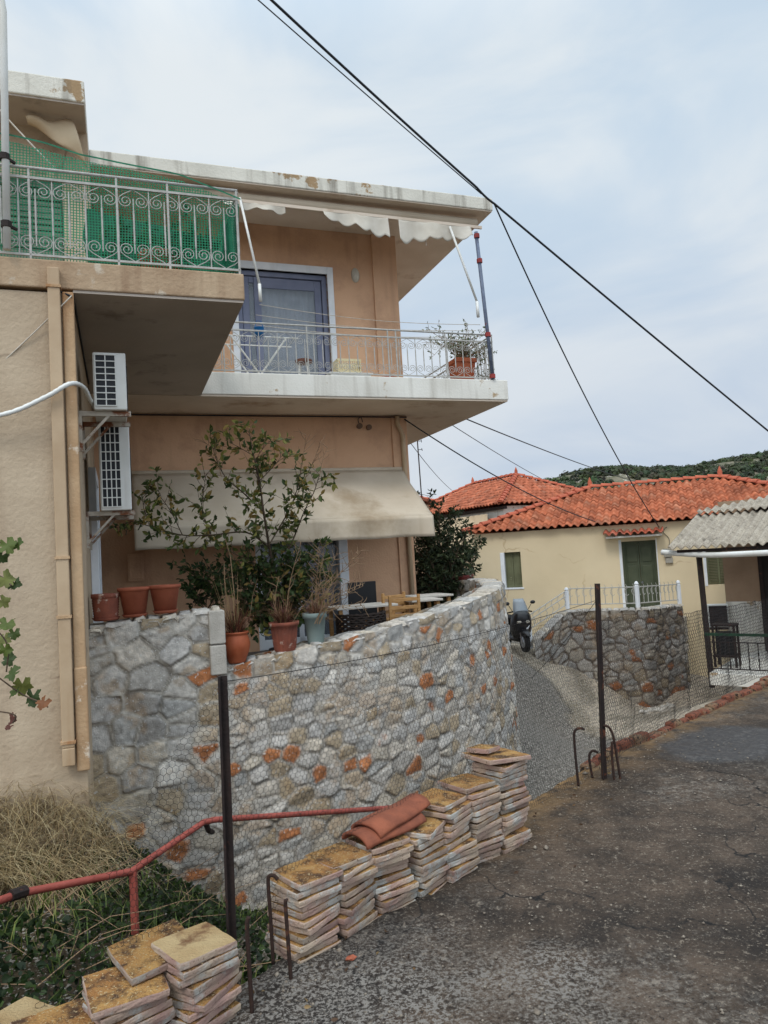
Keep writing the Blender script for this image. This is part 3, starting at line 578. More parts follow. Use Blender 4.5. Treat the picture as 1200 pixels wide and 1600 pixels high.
# side door on the receding wall and the grey shutter on the corner balcony
d = MB(hm)
for x in ((-.3, -.22, 8.72, 8.84, -1.5, 1.16), (-.3, -.22, 9.8, 9.92, -1.5, 1.16), (-.3, -.22, 8.84, 9.8, 1.04, 1.16)): d.box(*x)
d = d.build('side_door', M['white_frame'], house, bevel=.006)
hpart('door_leaf', 'white_frame', boxes=[(-.3, -.262, 8.84, 9.8, -1.5, 1.04)], parent=d)
s = hpart('balcony_shutter', 'oliveshutter', .004, [(-2.4, -.5, 9.46, 9.55, 2.6, 4.75)]); M['shgrey'] = mat('shutter_grey_green', (116, 122, 108), (104, 110, 96), .7, 3); s.data.materials[0] = M['shgrey']
hpart('shutter_slat', 'shgrey', .003, [(-2.38, -.52, 9.43, 9.47, z, z+.055) for z in np.arange(2.62, 4.7, .075)], parent=s)
# terrace floor, filled in behind the wall
fl = [hw(-.28, 7.9), hw(.9, 7.9)]+[(float(a), float(b)) for a, b in ip[::-1]]+[hw(4.5, 13.5), hw(-.28, 13.5)]
b = MB(); b.prism(fl, -1.62, -1.35); M['terracefloor'] = mat('terrace_floor', (120, 112, 104), (96, 90, 84), .8, 2); b.build('terrace_floor', M['terracefloor'], house)
# -------- wrought iron railings with heart scrolls
def spiral(cx, cz, r, turns, start, sgn, y=0.):
    pts = []
    n = int(turns*12)
    for i in range(n+1):
        t = i/n; a = start+sgn*t*turns*2*math.pi; rr = r*(1-.78*t); pts.append((cx+rr*math.cos(a), y, cz+rr*math.sin(a)))
    return pts
def scroll_mb(w, sgn):
    """half of a heart, one iron bar: from the point at the rail down the flank and curling in"""
    r = w*.215; b = MB()
    for s in (-1, 1):
        c = (s*w*.25, -.115*sgn*1.0)
        pts = [(0, 0, 0), (s*w*.12, 0, -.02*sgn), (s*w*.30, 0, -.045*sgn), (s*w*.44, 0, -.075*sgn)]
        pts += spiral(s*w*.25, -.105*sgn, r, 1.6, 0.15 if s > 0 else math.pi-.15, -1 if s*sgn > 0 else 1)
        b.tube(pts, .0042, 5, caps=False)
    return b
def railing(name, label, A, B, z0, h, n, post_at=(), y_hand=.075, par=None):
    """A, B: ends in house axes (a, b)"""
    r = MB(); A = np.array(A, float); B = np.array(B, float); d = (B-A); Lg = np.linalg.norm(d); d = d/Lg
    ang = math.atan2(d[1], d[0]); T = hm @ Matrix.Translation((A[0], A[1], z0)) @ Matrix.Rotation(ang, 4, 'Z')
    root = MB(T); root.box(0, Lg, -.009, .009, .03, .048); root = root.build(name, M['iron_white'], house)
    MB(T).box(0, Lg, -.011, .011, h-.02, h).build('top_rail', M['iron_white'], root)
    MB(T).tube([(0, 0, h+y_hand), (Lg, 0, h+y_hand)], .013, 8).build('handrail', M['iron_white'], root, smooth=True)
    w = Lg/n
    pst = MB(); 
    p0 = s0 = q0 = None
    def place(o, x, z):
        Tl = MW[root].inverted() @ T @ Matrix.Translation((x, 0, z)); o.matrix_local = Tl; o.parent = root; return o
    def raw(mb, nm):
        me = bpy.data.meshes.new(nm); me.from_pydata(mb.v, [], mb.f); me.update(); me.materials.append(M['iron_white']); o = bpy.data.objects.new(nm, me); COL.objects.link(o); return o
    bal = MB(); bal.tube([(0, 0, .04), (0, 0, h*.3)], .006, 5).tube([(0, 0, h*.3), (0, 0, h*.7)], .0085, 5).tube([(0, 0, h*.7), (0, 0, h-.01)], .006, 5)
    sht = MB(); sht.tube([(0, 0, .115), (0, 0, h*.3)], .006, 5).tube([(0, 0, h*.3), (0, 0, h*.7)], .0085, 5).tube([(0, 0, h*.7), (0, 0, h-.1)], .006, 5)
    bal = raw(bal, 'baluster'); sht = raw(sht, 'short_baluster'); su = raw(scroll_mb(w, 1), 'heart_scroll'); sd_ = raw(scroll_mb(w, -1), 'heart_scroll')
    for i in range(n):
        x = w*i
        for src, xx, zz in ((bal, x, 0), (sht, x+w/2, 0), (su, x+w/2, h-.018), (sd_, x+w/2, .045)):
            o = src if i == 0 else src.copy()
            if i: COL.objects.link(o)
            place(o, xx, zz)
    for x in post_at:
        MB(T).box(x-.009, x+.009, -.009, .009, 0, h+y_hand).build('post', M['iron_white'], root, bevel=.002)
    return root
railing('corner_balcony_railing', '', (-2.22, 6.50), (1.11, 6.50), 2.585, .70, 13, (0, .9, 1.62, 2.3, 2.72, 3.318))
railing('corner_balcony_railing', '', (1.11, 6.53), (1.11, 10.1), 2.585, .70, 14, (1.2, 2.4, 3.55))
railing('long_balcony_railing', '', (1.16, 10.25), (5.68, 10.25), 2.66, .63, 17, (.0, .3, 1.5, 2.75, 2.88, 3.7, 4.51), y_hand=.10)
railing('long_balcony_railing', '', (5.68, 10.28), (5.68, 14.5), 2.66, .63, 16, (1.4, 2.8, 4.2), y_hand=.10)
# ================================================================== THINGS ON AND AROUND THE HOUSE
def one(name, mb, m, label, cat, group=None, **kw): return tag(mb.build(name, M[m], None, **kw), label, cat, group)
# air conditioners on the receding wall
def ac_unit(label, a0, a1, b0, b1, z0, z1, cols_, rows_, grp):
    c = HF.w((a0+a1)/2, (b0+b1)/2, z0)
    t = thing('air_conditioner', label, 'air conditioner', c, rad(19.8), grp)
    MB(hm).box(a0, a1, b0, b1, z0, z1).build('casing', M['ac'], t, bevel=.012)
    g0, g1 = a0+.02, a0+(a1-a0)*.68
    MB(hm).box(g0, g1, b0-.004, b0-.0005, z0+.04, z1-.03).build('coil', M['acgrille'], t)
    g = MB(hm)
    for i in range(cols_+1): x = g0+(g1-g0)*i/cols_; g.box(x-.005, x+.005, b0-.012, b0-.003, z0+.03, z1-.02)
    for i in range(rows_+1): z = z0+.035+(z1-z0-.06)*i/rows_; g.box(g0, g1, b0-.014, b0-.002, z-.0045, z+.0045)
    g.build('side_grille', M['ac'], t)
    fg = MB(hm); cy, cz = (b0+b1)/2-.05, (z0+z1)/2
    for r in np.linspace(.06, min(.24, (z1-z0)*.42), 6): fg.tube([(a1+.006, cy+r*math.cos(k*.2618), cz+r*math.sin(k*.2618)) for k in range(25)], .004, 4, caps=False)
    for k in range(8): fg.tube([(a1+.006, cy, cz), (a1+.006, cy+.24*math.cos(k*.785), cz+.24*math.sin(k*.785))], .004, 4)
    fg.build('fan_grille', M['acgrille'], t)
    M.setdefault('acbracket', mat('bracket_rusty', (186, 178, 164), (168, 158, 144), .7, 9, c3=(120, 74, 48), c3s=6., c3r=(.5, .58)))
    for bb in (b0+.06, b1-.1):
        br = MB(hm); br.box(-.3, a1+.03, bb, bb+.035, z0-.045, z0-.002); br.bar((-.28, bb+.017, z0-.3), (a0+.12, bb+.017, z0-.04), .022); br.box(-.3, -.275, bb, bb+.035, z0-.36, z0)
        br.build('wall_bracket', M['acbracket'], t)
ac_unit('small white air conditioner high on the receding wall under the corner balcony', -.17, .11, 6.95, 7.62, 1.44, 1.96, 2, 8, 'air conditioners on the house wall')
ac_unit('tall white air conditioner mounted lower on the receding wall, below the small one', -.16, .13, 7.75, 8.6, .60, 1.48, 4, 9, 'air conditioners on the house wall')
# white insulated hose looping from the upper unit across the front wall
pts = [HF.w(*q) for q in ((-.16, 7.2, 1.5), (-.2, 6.9, 1.52), (-.24, 6.62, 1.56), (-.33, 6.38, 1.53), (-.5, 6.36, 1.42), (-.8, 6.38, 1.28), (-1.2, 6.4, 1.23), (-2.2, 6.4, 1.22))]
def smooth_pts(p, n=8):
    p = [np.array(q, float) for q in p]; out = []
    for i in range(len(p)-1):
        p0, p1, p2, p3_ = p[max(i-1, 0)], p[i], p[i+1], p[min(i+2, len(p)-1)]
        for k in range(n):
            t = k/n; out.append(.5*(2*p1+(p2-p0)*t+(2*p0-5*p1+4*p2-p3_)*t*t+(3*p1-p0-3*p2+p3_)*t**3))
    return out+[p[-1]]
sp = smooth_pts(pts, 14); one('white_hose', MB().tube(sp, [.019+.0018*math.sin(i*2.1) for i in range(len(sp))], 8), 'ac', 'white wrapped hose looping from the air conditioner across the beige wall', 'hose', smooth=True)
# electric box on the terrace wall and white meter box
one('electric_box', MB(hm).box(.10, .32, 11.33, 11.44, -.16, .24).box(.12, .30, 11.322, 11.331, -.13, .2), 'salmon', 'small painted electric box on the dark terrace wall left of the tree', 'electric box', bevel=.008)
jb = thing('junction_box', 'pair of small round junction boxes with cable tails under the balcony slab', 'junction box', HF.w(3.85, 11.40, 2.1))
M['boxbrown'] = mat('box_brown', (120, 96, 80), (100, 80, 66), .7, 8)
for a_, z_ in ((3.77, 2.14), (3.93, 2.12)): MB(hm).tube([(a_, 11.44, z_), (a_, 11.38, z_)], .045, 12).build('box', M['boxbrown'], jb)
MB(hm).tube(smooth_pts([(3.77, 11.39, 2.14), (3.74, 11.38, 2.24), (3.79, 11.38, 2.28), (3.82, 11.39, 2.2)]), .007, 5).build('cable_tail', M['cable'], jb)
# wall lamp
wl = thing('wall_lamp', 'oval bulkhead wall lamp between balcony door and wall corner', 'lamp', HF.w(3.85, 11.44, 4.55))
MB(hm).ball((3.85, 11.43, 4.68), .1, 10, (.72, .5, 1.25)).build('lamp_shade', M['lampglass'], wl, smooth=True)
MB(hm).tube([(3.85, 11.45, 4.6), (3.85, 11.425, 4.6)], .02, 8).build('base', M['iron_dark'], wl)
# lower awning: sloping cloth with a hanging valance, arms and roller
aw = thing('terrace_awning', 'wide beige cloth awning sloping out over the terrace', 'awning', HF.w(2.3, 11.40, 1.42), rad(19.8))
na, nb = 60, 14; V = []; 
for i in range(na+1):
    for j in range(nb+1):
        u, t = i/na, j/nb; a_ = .19+(4.47-.19)*u
        sag = -.035*math.sin(math.pi*t)*(1+.3*math.sin(u*9))+.006*math.sin(u*70)*t-.012*math.exp(-((u-.5)/.01)**2)-.010*math.exp(-((u-.78)/.006)**2)+.022*math.sin(u*17+t*5)*math.sin(math.pi*t)*(.4+u)+.012*math.sin((u*30-t*9))*t*max(0, u-.6)
        V.append(HF.w(a_, 11.38-(11.38-10.25)*t, 1.41-(1.41-.56)*t+sag))
I = np.arange((na+1)*(nb+1)).reshape(na+1, nb+1); FQ = np.stack([I[:-1, :-1], I[1:, :-1], I[1:, 1:], I[:-1, 1:]], -1).reshape(-1, 4)
npmesh('awning_cloth', V, FQ, M['awning'], aw, smooth=True, solid=.006)
V = []; nv = 6
for i in range(na*2+1):
    for j in range(nv+1):
        u = i/(na*2); t = j/nv; a_ = .19+(4.47-.19)*u; V.append(HF.w(a_, 10.24-.03*math.sin(u*40)*t-.02*t*math.sin(u*13), .565-.31*t+.006*math.sin(u*30)*t))
I = np.arange((na*2+1)*(nv+1)).reshape(na*2+1, nv+1); FQ = np.stack([I[:-1, :-1], I[1:, :-1], I[1:, 1:], I[:-1, 1:]], -1).reshape(-1, 4)
npmesh('valance', V, FQ, M['awning'], aw, smooth=True, solid=.006)
MB(hm).tube([(.19, 10.255, .555), (4.47, 10.255, .555)], .014, 8).build('front_bar', M['awning'], aw)
MB(hm).tube([(.19, 11.40, 1.42), (4.47, 11.40, 1.42)], .035, 10).build('roller', M['awning'], aw)
for a_ in (.5, 4.2):
    MB(hm).bar((a_, 11.43, .95), (a_, 10.28, .55), .03).build('arm', M['gutter'], aw)
# rolled awning under the roof with torn scalloped valances and two slanting white arms
ua = thing('balcony_awning', 'rolled up awning under the roof edge with torn scalloped white valance and slanting arms', 'awning', HF.w(3.2, 10.45, 5.25), rad(19.8))
MB(hm).tube([(.9, 10.42, 5.28), (5.62, 10.42, 5.28)], .075, 12).build('roller', M['awning'], ua, smooth=True)
MB(hm).bar((.85, 10.31, 5.19), (5.66, 10.31, 5.17), .03, .045).build('front_bar', M['soffit'], ua)
def scallop(a0, a1, h0, h1, seed, tear=0):
    n = 60; m = 8; V = []; r = random.Random(seed); 
    for i in range(n+1):
        u = i/n; a_ = a0+(a1-a0)*u; hh = (h0+(h1-h0)*u)*(.80+.20*abs(math.sin(u*math.pi*(a1-a0)/.24)))
        for j in range(m+1):
            t = j/m; V.append(HF.w(a_, 10.30-.05*t*math.sin(u*11+seed)-.03*t, 5.17-hh*t-.01*math.sin(u*23)))
    I = np.arange((n+1)*(m+1)).reshape(n+1, m+1); FQ = np.stack([I[:-1, :-1], I[1:, :-1], I[1:, 1:], I[:-1, 1:]], -1).reshape(-1, 4)
    npmesh('valance', V, FQ, M['valance'], ua, smooth=True, solid=.004)
scallop(1.55, 2.45, .10, .12, 1); scallop(3.02, 4.05, .12, .36, 2); scallop(4.22, 5.45, .40, .22, 3)
for (a0, z0, a1, z1) in ((1.79, 5.22, 2.0, 3.70), (5.08, 5.12, 5.44, 3.66)):
    b = MB(hm).tube([(a0, 10.28, z0), (a1, 10.22, z1+.25)], .018, 8).tube([(a1, 10.22, z1+.25), (a1+.005, 10.22, z1)], .024, 8); b.build('arm', M['gutter'], ua, smooth=True)
MB(hm).tube([(4.66, 10.3, 4.93), (4.665, 10.3, 4.78)], .008, 5).build('pull_cord', M['rope'], ua)
# rolled blind hanging in the upper left bay
rb = MB(hm)
n = 14; m = 8; V = []
for i in range(n+1):
    for j in range(m+1):
        u, t = i/n, j/m; a_ = -.86+.52*u; V.append(tuple((a_+.03*t+.10*t*u, 9.12-.05*math.sin(t*3)-.05*math.sin(u*8+t*3)*t, 5.33-t*(.10+.42*u**1.3)+.03*math.sin(u*9))))
I = np.arange((n+1)*(m+1)).reshape(n+1, m+1); rb.v = [tuple(hm @ Vector(p)) for p in V]; rb.f = [tuple(q) for q in np.stack([I[:-1, :-1], I[1:, :-1], I[1:, 1:], I[:-1, 1:]], -1).reshape(-1, 4)]
one('hanging_cloth', rb, 'tan', 'bundle of off white cloth hanging under the upper left roof', 'cloth', smooth=True, solid=.01)
# corner pole with red clamps
cp_ = thing('corner_pole', 'grey steel pole with red clamps at the outer corner of the long balcony', 'pole', HF.w(5.6, 10.25, 2.66))
MB(hm).tube([(5.62, 10.20, 2.665), (5.50, 10.21, 5.04)], .03, 10).build('pole', M['scaffold'], cp_, smooth=True)
for t in (.02, .30, .80, .97): MB(hm).tube([(5.62-.12*t, 10.2, 2.665+2.375*t-.03), (5.62-.12*t, 10.2, 2.665+2.375*t+.035)], .045, 8).build('clamp', M['redclamp'], cp_)
# tall white pole on the corner balcony
wp = thing('white_pole', 'tall white pole clamped to the outside of the corner balcony railing', 'pole', HF.w(-.76, 6.42, 2.6))
MB(hm).tube([(-.765, 6.42, 2.62), (-.745, 6.42, 4.62), (-.79, 6.42, 4.95), (-.95, 6.42, 5.2)], .03, 10).build('pole', M['gutter'], wp, smooth=True)
for z in (2.80, 3.36): MB(hm).tube([(-.765, 6.42, z), (-.765, 6.42, z+.05)], .042, 8).bar((-.76, 6.42, z+.025), (-.70, 6.5, z+.025), .02).build('clamp', M['iron_dark'], wp)
# green shade net along the corner balcony
def net_extra(op):
    def f(Nn, L, b, noise, rng_, mix, pos):
        uv = Nn.new('ShaderNodeUVMap'); uv.uv_map = 'UVMap'; sx = Nn.new('ShaderNodeSeparateXYZ'); L.new(uv.outputs[0], sx.inputs[0])
        def line(v):
            f_ = Nn.new('ShaderNodeMath'); f_.operation = 'FRACT'; L.new(v, f_.inputs[0]); g = Nn.new('ShaderNodeMath'); g.operation = 'LESS_THAN'; L.new(f_.outputs[0], g.inputs[0]); g.inputs[1].default_value = op; return g.outputs[0]
        mx_ = Nn.new('ShaderNodeMath'); mx_.operation = 'MAXIMUM'; L.new(line(sx.outputs[0]), mx_.inputs[0]); L.new(line(sx.outputs[1]), mx_.inputs[1])
        L.new(mx_.outputs[0], b.inputs['Alpha'])
    return f
M['net'] = mat('green_net', (34, 138, 98), (28, 120, 86), .6, 9, extra=net_extra(.30))
M['nettight'] = mat('green_net_tight', (26, 116, 84), (20, 96, 68), .6, 9, extra=net_extra(.62))
M['shadesheet'] = mat('shade_sheet_green', (28, 84, 60), (20, 62, 46), .7, 3, extra=net_extra(.93))  # for the added back sheet: its dark green carries the shade behind the net
nets = thing('shade_net', 'green plastic net tied along the corner balcony railing', 'net', HF.w(0, 6.45, 2.6), rad(19.8))
def net(name, pts0, pts1, m, wob=.015, cell=.024, seed=0):
    """a net between a lower and an upper polyline in house axes"""
    n = 60; k = 16; lo_, hi_ = np.array(pts0, float), np.array(pts1, float)
    def samp(p): s_ = np.r_[0, np.cumsum(np.linalg.norm(np.diff(p, axis=0), axis=1))]; return np.stack([np.interp(np.linspace(0, s_[-1], n+1), s_, p[:, i]) for i in range(3)], 1), s_[-1]
    a, La = samp(lo_); b, Lb = samp(hi_); V = []; UV = []
    for i in range(n+1):
        for j in range(k+1):
            t = j/k; V.append(a[i]*(1-t)+b[i]*t); UV.append((La*i/n/cell, np.linalg.norm(b[i]-a[i])*t/cell))
    V = np.array(V); V = V+((np.stack([vnoise(V, 3, seed+q, 2) for q in range(3)], 1)-.5)*2*wob); 
    W = V[:, :1]*HF.e1+V[:, 1:2]*HF.e2; W[:, 2] = V[:, 2]
    I = np.arange((n+1)*(k+1)).reshape(n+1, k+1); FQ = np.stack([I[:-1, :-1], I[1:, :-1], I[1:, 1:], I[:-1, 1:]], -1).reshape(-1, 4)
    o = npmesh(name, W, FQ, M[m], nets); ul = o.data.uv_layers.new(name='UVMap'); idx = FQ.ravel(); UV = np.array(UV); ul.data.foreach_set('uv', UV[idx].ravel()); return o
net('front_net', [(-2.2, 6.545, 2.6), (1.09, 6.545, 2.6)], [(-2.2, 6.55, 3.62), (-.73, 6.55, 3.60), (-.45, 6.55, 3.56), (-.19, 6.55, 3.50), (.2, 6.55, 3.47), (.62, 6.55, 3.43), (.85, 6.55, 3.36), (1.09, 6.55, 3.27)], 'net', .012)
net('side_net', [(1.06, 6.58, 2.6), (1.06, 9.9, 2.6)], [(1.05, 6.58, 3.26), (1.03, 8, 3.36), (1.05, 9.9, 3.4)], 'nettight', .02, .03, 4)
net('top_cord', [(-2.2, 6.45, 3.61), (-.73, 6.45, 3.59), (-.45, 6.45, 3.55), (-.19, 6.45, 3.49), (.2, 6.46, 3.46), (.62, 6.46, 3.42), (.85, 6.46, 3.35), (1.13, 6.46, 3.26)], [(-2.2, 6.45, 3.625), (-.73, 6.45, 3.605), (-.45, 6.45, 3.565), (-.19, 6.45, 3.505), (.2, 6.46, 3.475), (.62, 6.46, 3.435), (.85, 6.46, 3.365), (1.13, 6.46, 3.275)], 'nettight', .006, .05, 5)
net('bundled_net', [(.90, 6.50, 2.62), (.98, 6.55, 2.62), (1.05, 6.5, 2.62), (1.12, 6.56, 2.62)], [(.97, 6.52, 3.02), (1.0, 6.55, 3.1), (1.05, 6.5, 3.22), (1.12, 6.54, 3.25)], 'nettight', .04, .012, 6)
net('added_dark_sheet', [(-.2, 7.5, 2.6), (1.0, 7.3, 2.6)], [(-.2, 7.5, 3.52), (1.0, 7.3, 3.26)], 'shadesheet', .04, .02, 8)  # added dark sheet, standing in for overlapping net and the shade behind it
# ================================================================== PLANTS
def leaves(C, Dv, L, cols, wid=.5, fold=.18, seed=0):
    """one small folded leaf per centre: arrays of base points, directions, lengths and colours"""
    r = np.random.default_rng(seed); C = np.asarray(C, float); Dv = np.asarray(Dv, float); n = len(C); Dv = Dv/np.linalg.norm(Dv, axis=1, keepdims=True)
    S = np.cross(Dv, r.normal(size=(n, 3))); S /= np.linalg.norm(S, axis=1, keepdims=True)+1e-9; Nn = np.cross(S, Dv); L = np.broadcast_to(np.asarray(L, float), (n,))[:, None]
    w = L*wid*.5
    b = C; l1 = C+Dv*L*.3+S*w*.9+Nn*L*fold*.6; r1 = C+Dv*L*.3-S*w*.9+Nn*L*fold*.6; l2 = C+Dv*L*.65+S*w*.8+Nn*L*fold*.4; r2 = C+Dv*L*.65-S*w*.8+Nn*L*fold*.4; m = C+Dv*L*.5-Nn*L*.02; t = C+Dv*L-Nn*L*.12
    V = np.stack([b, l1, l2, t, r2, r1, m], 1).reshape(-1, 3); k = np.arange(n)[:, None]*7
    Fq = np.concatenate([k+np.array([[0, 6, 1, 1]])[:, :3], k+np.array([[1, 6, 2]]), k+np.array([[2, 6, 3]]), k+np.array([[3, 6, 4]]), k+np.array([[4, 6, 5]]), k+np.array([[5, 6, 0]])])
    return V, Fq, np.repeat(np.asarray(cols), 7, 0)
def leafcols(n, pal, seed, v=.25):
    r = np.random.default_rng(seed); p = np.array([lin(c) for c in pal]); return p[r.integers(0, len(p), n)]*r.uniform(1-v, 1+v, (n, 1))
def grow(branches, seed, twig=(.12, .35), every=.09, leaf=.075, nleaf=(4, 8), pal=((84, 100, 46), (62, 80, 38), (50, 66, 34), (118, 122, 58)), r0=.012, dens=1., bare=False, updir=.35, keep=None):
    r = random.Random(seed); mb = MB(); LC, LD = [], []
    for br, ra, rb in branches:
        sp = smooth_pts(br, 6); n = len(sp); mb.tube(sp, [ra+(rb-ra)*i/(n-1) for i in range(n)], 6)
        acc = 0
        for i in range(1, n):
            acc += np.linalg.norm(sp[i]-sp[i-1])
            if i < n*.18 and ra > .015: acc = 0
            while acc > every:
                acc -= every
                if r.random() > dens: continue
                d = sp[i]-sp[i-1]; d = d/np.linalg.norm(d); q = np.array([r.gauss(0, 1) for _ in range(3)]); q = q-d*(q@d); q /= np.linalg.norm(q); t = d*.6+q*1.0+np.array([0, 0, updir]); t /= np.linalg.norm(t)
                Lw = r.uniform(*twig); p0 = sp[i]; pts = [p0]
                for s in range(4):
                    t = t+np.array([r.gauss(0, .18) for _ in range(3)])+np.array([0, 0, .03]); t /= np.linalg.norm(t); pts.append(pts[-1]+t*Lw/4)
                mb.tube(pts, [.0035, .003, .0026, .002, .0012], 4, caps=False)
                if not bare:
                    for s in range(r.randint(*nleaf)):
                        k = r.uniform(.25, 1.)*4; ii = min(3, int(k)); b = pts[ii]+(pts[ii+1]-pts[ii])*(k-ii); q = np.array([r.gauss(0, 1) for _ in range(3)])
                        LC.append(b); LD.append(t*.7+q*.8+np.array([0, 0, -.25]))
    return mb, LC, LD
def pp(D, *pts, jd=.12, seed=1):
    r = random.Random(seed); return [P(x, y, D+r.uniform(-jd, jd)) for x, y in pts]
def pot_at(c, prof, m, name, par, n=28): MB().lathe(prof, c, n).build(name, M[m], par, smooth=True)
def pot_profile(r0, r1, h, rim=.03, t=.014): return [(.001, 0), (r0, 0), (r0+(r1-r0)*.8, h-rim-.012), (r1-.004, h-rim-.006), (r1+.008, h-rim), (r1+.01, h), (r1-t, h), (r1-t-.008, h-rim), (r0, h*.35), (.001, h*.3)]
# three empty pots on the pillar
def pilpot(px, pw, h, label, m, rib=False, r0=.72):
    a, z = HF.b(px, 968, 7.66); c = HF.w(a, 7.66, -.475+.028*max(0, 1))
    z0 = -.51+.06*(a+.3)/1.2+.035
    t = thing('terracotta_pot', label, 'flower pot', (c[0], c[1], z0), 0, 'empty pots on the stone pillar'); R = pw*7.15/1155/2
    pr = pot_profile(R*r0, R, h)
    if rib:
        pr = [(.001, 0), (R*.8, 0)]+[(R*(.82+.10*k/14)+(.006 if k % 2 else 0), h*(.08+.72*k/14)) for k in range(15)]+[(R*.96, h*.84), (R, h*.86), (R, h), (R-.014, h), (R*.8, h*.4), (.001, h*.3)]
    pot_at((c[0], c[1], z0+.012), pr, m, 'pot', t)
    pot_at((c[0], c[1], z0), [(.001, 0), (R*r0*1.02, 0), (R*r0*1.22, .03), (R*r0*1.16, .03), (R*r0, .012), (.001, .012)], m, 'saucer', t)
pilpot(166, 43, .245, 'old ribbed terracotta pot with flaking white paint, beside the house corner', 'terraold', True, .8)
pilpot(211, 48, .275, 'plain terracotta pot standing between two others on the stone pillar', 'terracotta', False, .68)
pilpot(259, 48, .265, 'plain terracotta pot nearest the pillar edge, with a white fleck', 'terracotta', False, .68)
# orange bulbous pot with dry spiky plant
c = P(371, 1043, 7.62); c[2] = -1.0
t = thing('potted_grass', 'bulbous orange pot with dry spiky brown plant at the low end of the wall', 'potted plant', c, 0, 'potted plants on the terrace wall')
pot_at(c, [(.001, 0), (.085, 0), (.09, .02), (.095, .03), (.10, .05), (.106, .06), (.118, .09), (.122, .10), (.136, .15), (.140, .19), (.132, .24), (.118, .27), (.112, .285), (.13, .295), (.13, .312), (.112, .312), (.10, .26), (.001, .25)], 'terraorange', 'pot', t)
def blades(c, n, L, spread, w, pal, seed, droop=.5, up=1.):
    r = np.random.default_rng(seed); V = []; cols = []; k = 6
    cl = leafcols(n, pal, seed+1)
    for i in range(n):
        a = r.uniform(0, 6.283); el = np.array([math.cos(a), math.sin(a), 0]); Lb = r.uniform(*L); sp_ = r.uniform(.1, 1)*spread; base = np.array(c)+el*r.uniform(0, .05)+np.array([r.normal()*.02, r.normal()*.02, 0]); sd_ = np.array([-el[1], el[0], 0])*w
        for j in range(k+1):
            q = j/k; p = base+el*sp_*Lb*q+np.array([0, 0, up*Lb*(q-droop*sp_*q*q)]); ww = sd_*(1-q*.9); V += [p-ww, p+ww]; cols += [cl[i], cl[i]]
    V = np.array(V); Fq = np.array([[i*(2*k+2)+2*j, i*(2*k+2)+2*j+1, i*(2*k+2)+2*j+3, i*(2*k+2)+2*j+2] for i in range(n) for j in range(k)]); return V, Fq, np.array(cols)
npm('dry_foliage', [blades(c+np.array([0, 0, .29]), 260, (.16, .42), .9, .004, ((112, 66, 52), (136, 92, 66), (88, 52, 44), (90, 84, 56)), 3), blades(c+np.array([0, 0, .28]), 18, (.45, .75), .35, .004, ((176, 150, 110), (150, 126, 90)), 5, .3)], M['straw'], t)
MB().tube(pp(7.7, (362, 1000), (366, 930), (360, 870), (352, 842), seed=4), .004, 5).tube(pp(7.7, (356, 1000), (352, 930), (350, 880), seed=5), .004, 5).tube(pp(7.75, (385, 1000), (395, 930), (402, 905), seed=6), .003, 5).build('cane', M['twig'], t)
# fluted pot with shrivelled plant
c = P(446, 1024, 7.80); c[2] = -.93
t = thing('potted_dry_plant', 'fluted reddish pot with shrivelled brown stems between orange and grey pots', 'potted plant', c, 0, 'potted plants on the terrace wall')
b = MB(); n = 64; prof = [(.105, 0), (.11, .02), (.13, .20), (.14, .255), (.155, .262), (.16, .30), (.143, .30), (.135, .24)]
vs = []; 
for (R, z) in prof:
    for k in range(n):
        fl_ = .007*math.cos(k*math.pi*2*20/n*1.0) if .015 < z < .25 else 0; vs.append((c[0]+(R+fl_)*math.cos(2*math.pi*k/n), c[1]+(R+fl_)*math.sin(2*math.pi*k/n), c[2]+z))
b.add(vs, [(i*n+k, i*n+(k+1) % n, (i+1)*n+(k+1) % n, (i+1)*n+k) for i in range(len(prof)-1) for k in range(n)]+[tuple(range((len(prof)-1)*n, len(prof)*n))])
b.build('pot', M['terraold'], t, smooth=True)
npm('dry_foliage', [blades(c+np.array([0, 0, .29]), 220, (.12, .42), 1.1, .004, ((120, 84, 66), (150, 116, 86), (104, 62, 56), (96, 76, 50)), 8, .75)], M['straw'], t)
mb, _, _ = grow([(pp(7.85, (446, 985), (450, 930), (458, 890), (470, 850), seed=3), .005, .002), (pp(7.85, (440, 985), (430, 940), (436, 900), seed=7), .004, .002), (pp(7.85, (450, 985), (475, 945), (505, 915), (520, 900), seed=8), .004, .002)], 5, (.08, .2), .07, bare=True)
mb.build('stems', M['twig'], t)
# tall grey-green pot with a bare shrub
c = P(494, 1010, 8.02); c[2] = -.90
t = thing('potted_bare_shrub', 'tall grey green tapered pot holding a bare twiggy shrub', 'potted plant', c, 0, 'potted plants on the terrace wall')
pot_at(c, [(.001, 0), (.085, 0), (.088, .02), (.115, .27), (.13, .275), (.135, .33), (.12, .33), (.105, .25), (.001, .22)], 'greypot', 'pot', t)
brs = []
r_ = random.Random(4)
for k in range(13):
    x1 = r_.uniform(485, 575); y1 = r_.uniform(850, 965); x0 = 494+r_.uniform(-6, 6)
    brs.append((pp(8.05, (x0, 975), (x0+(x1-x0)*.3, 960-(960-y1)*.45), (x1, y1), jd=.2, seed=k+20), .005, .0015))
mb, _, _ = grow(brs, 9, (.08, .22), .045, bare=True, updir=.05); mb.build('twigs', M['twig'], t)
npm('dry_foliage', [blades(c+np.array([0, 0, .31]), 130, (.15, .4), 1.3, .003, ((140, 100, 72), (120, 76, 60), (96, 70, 56)), 12, .8)], M['straw'], t)
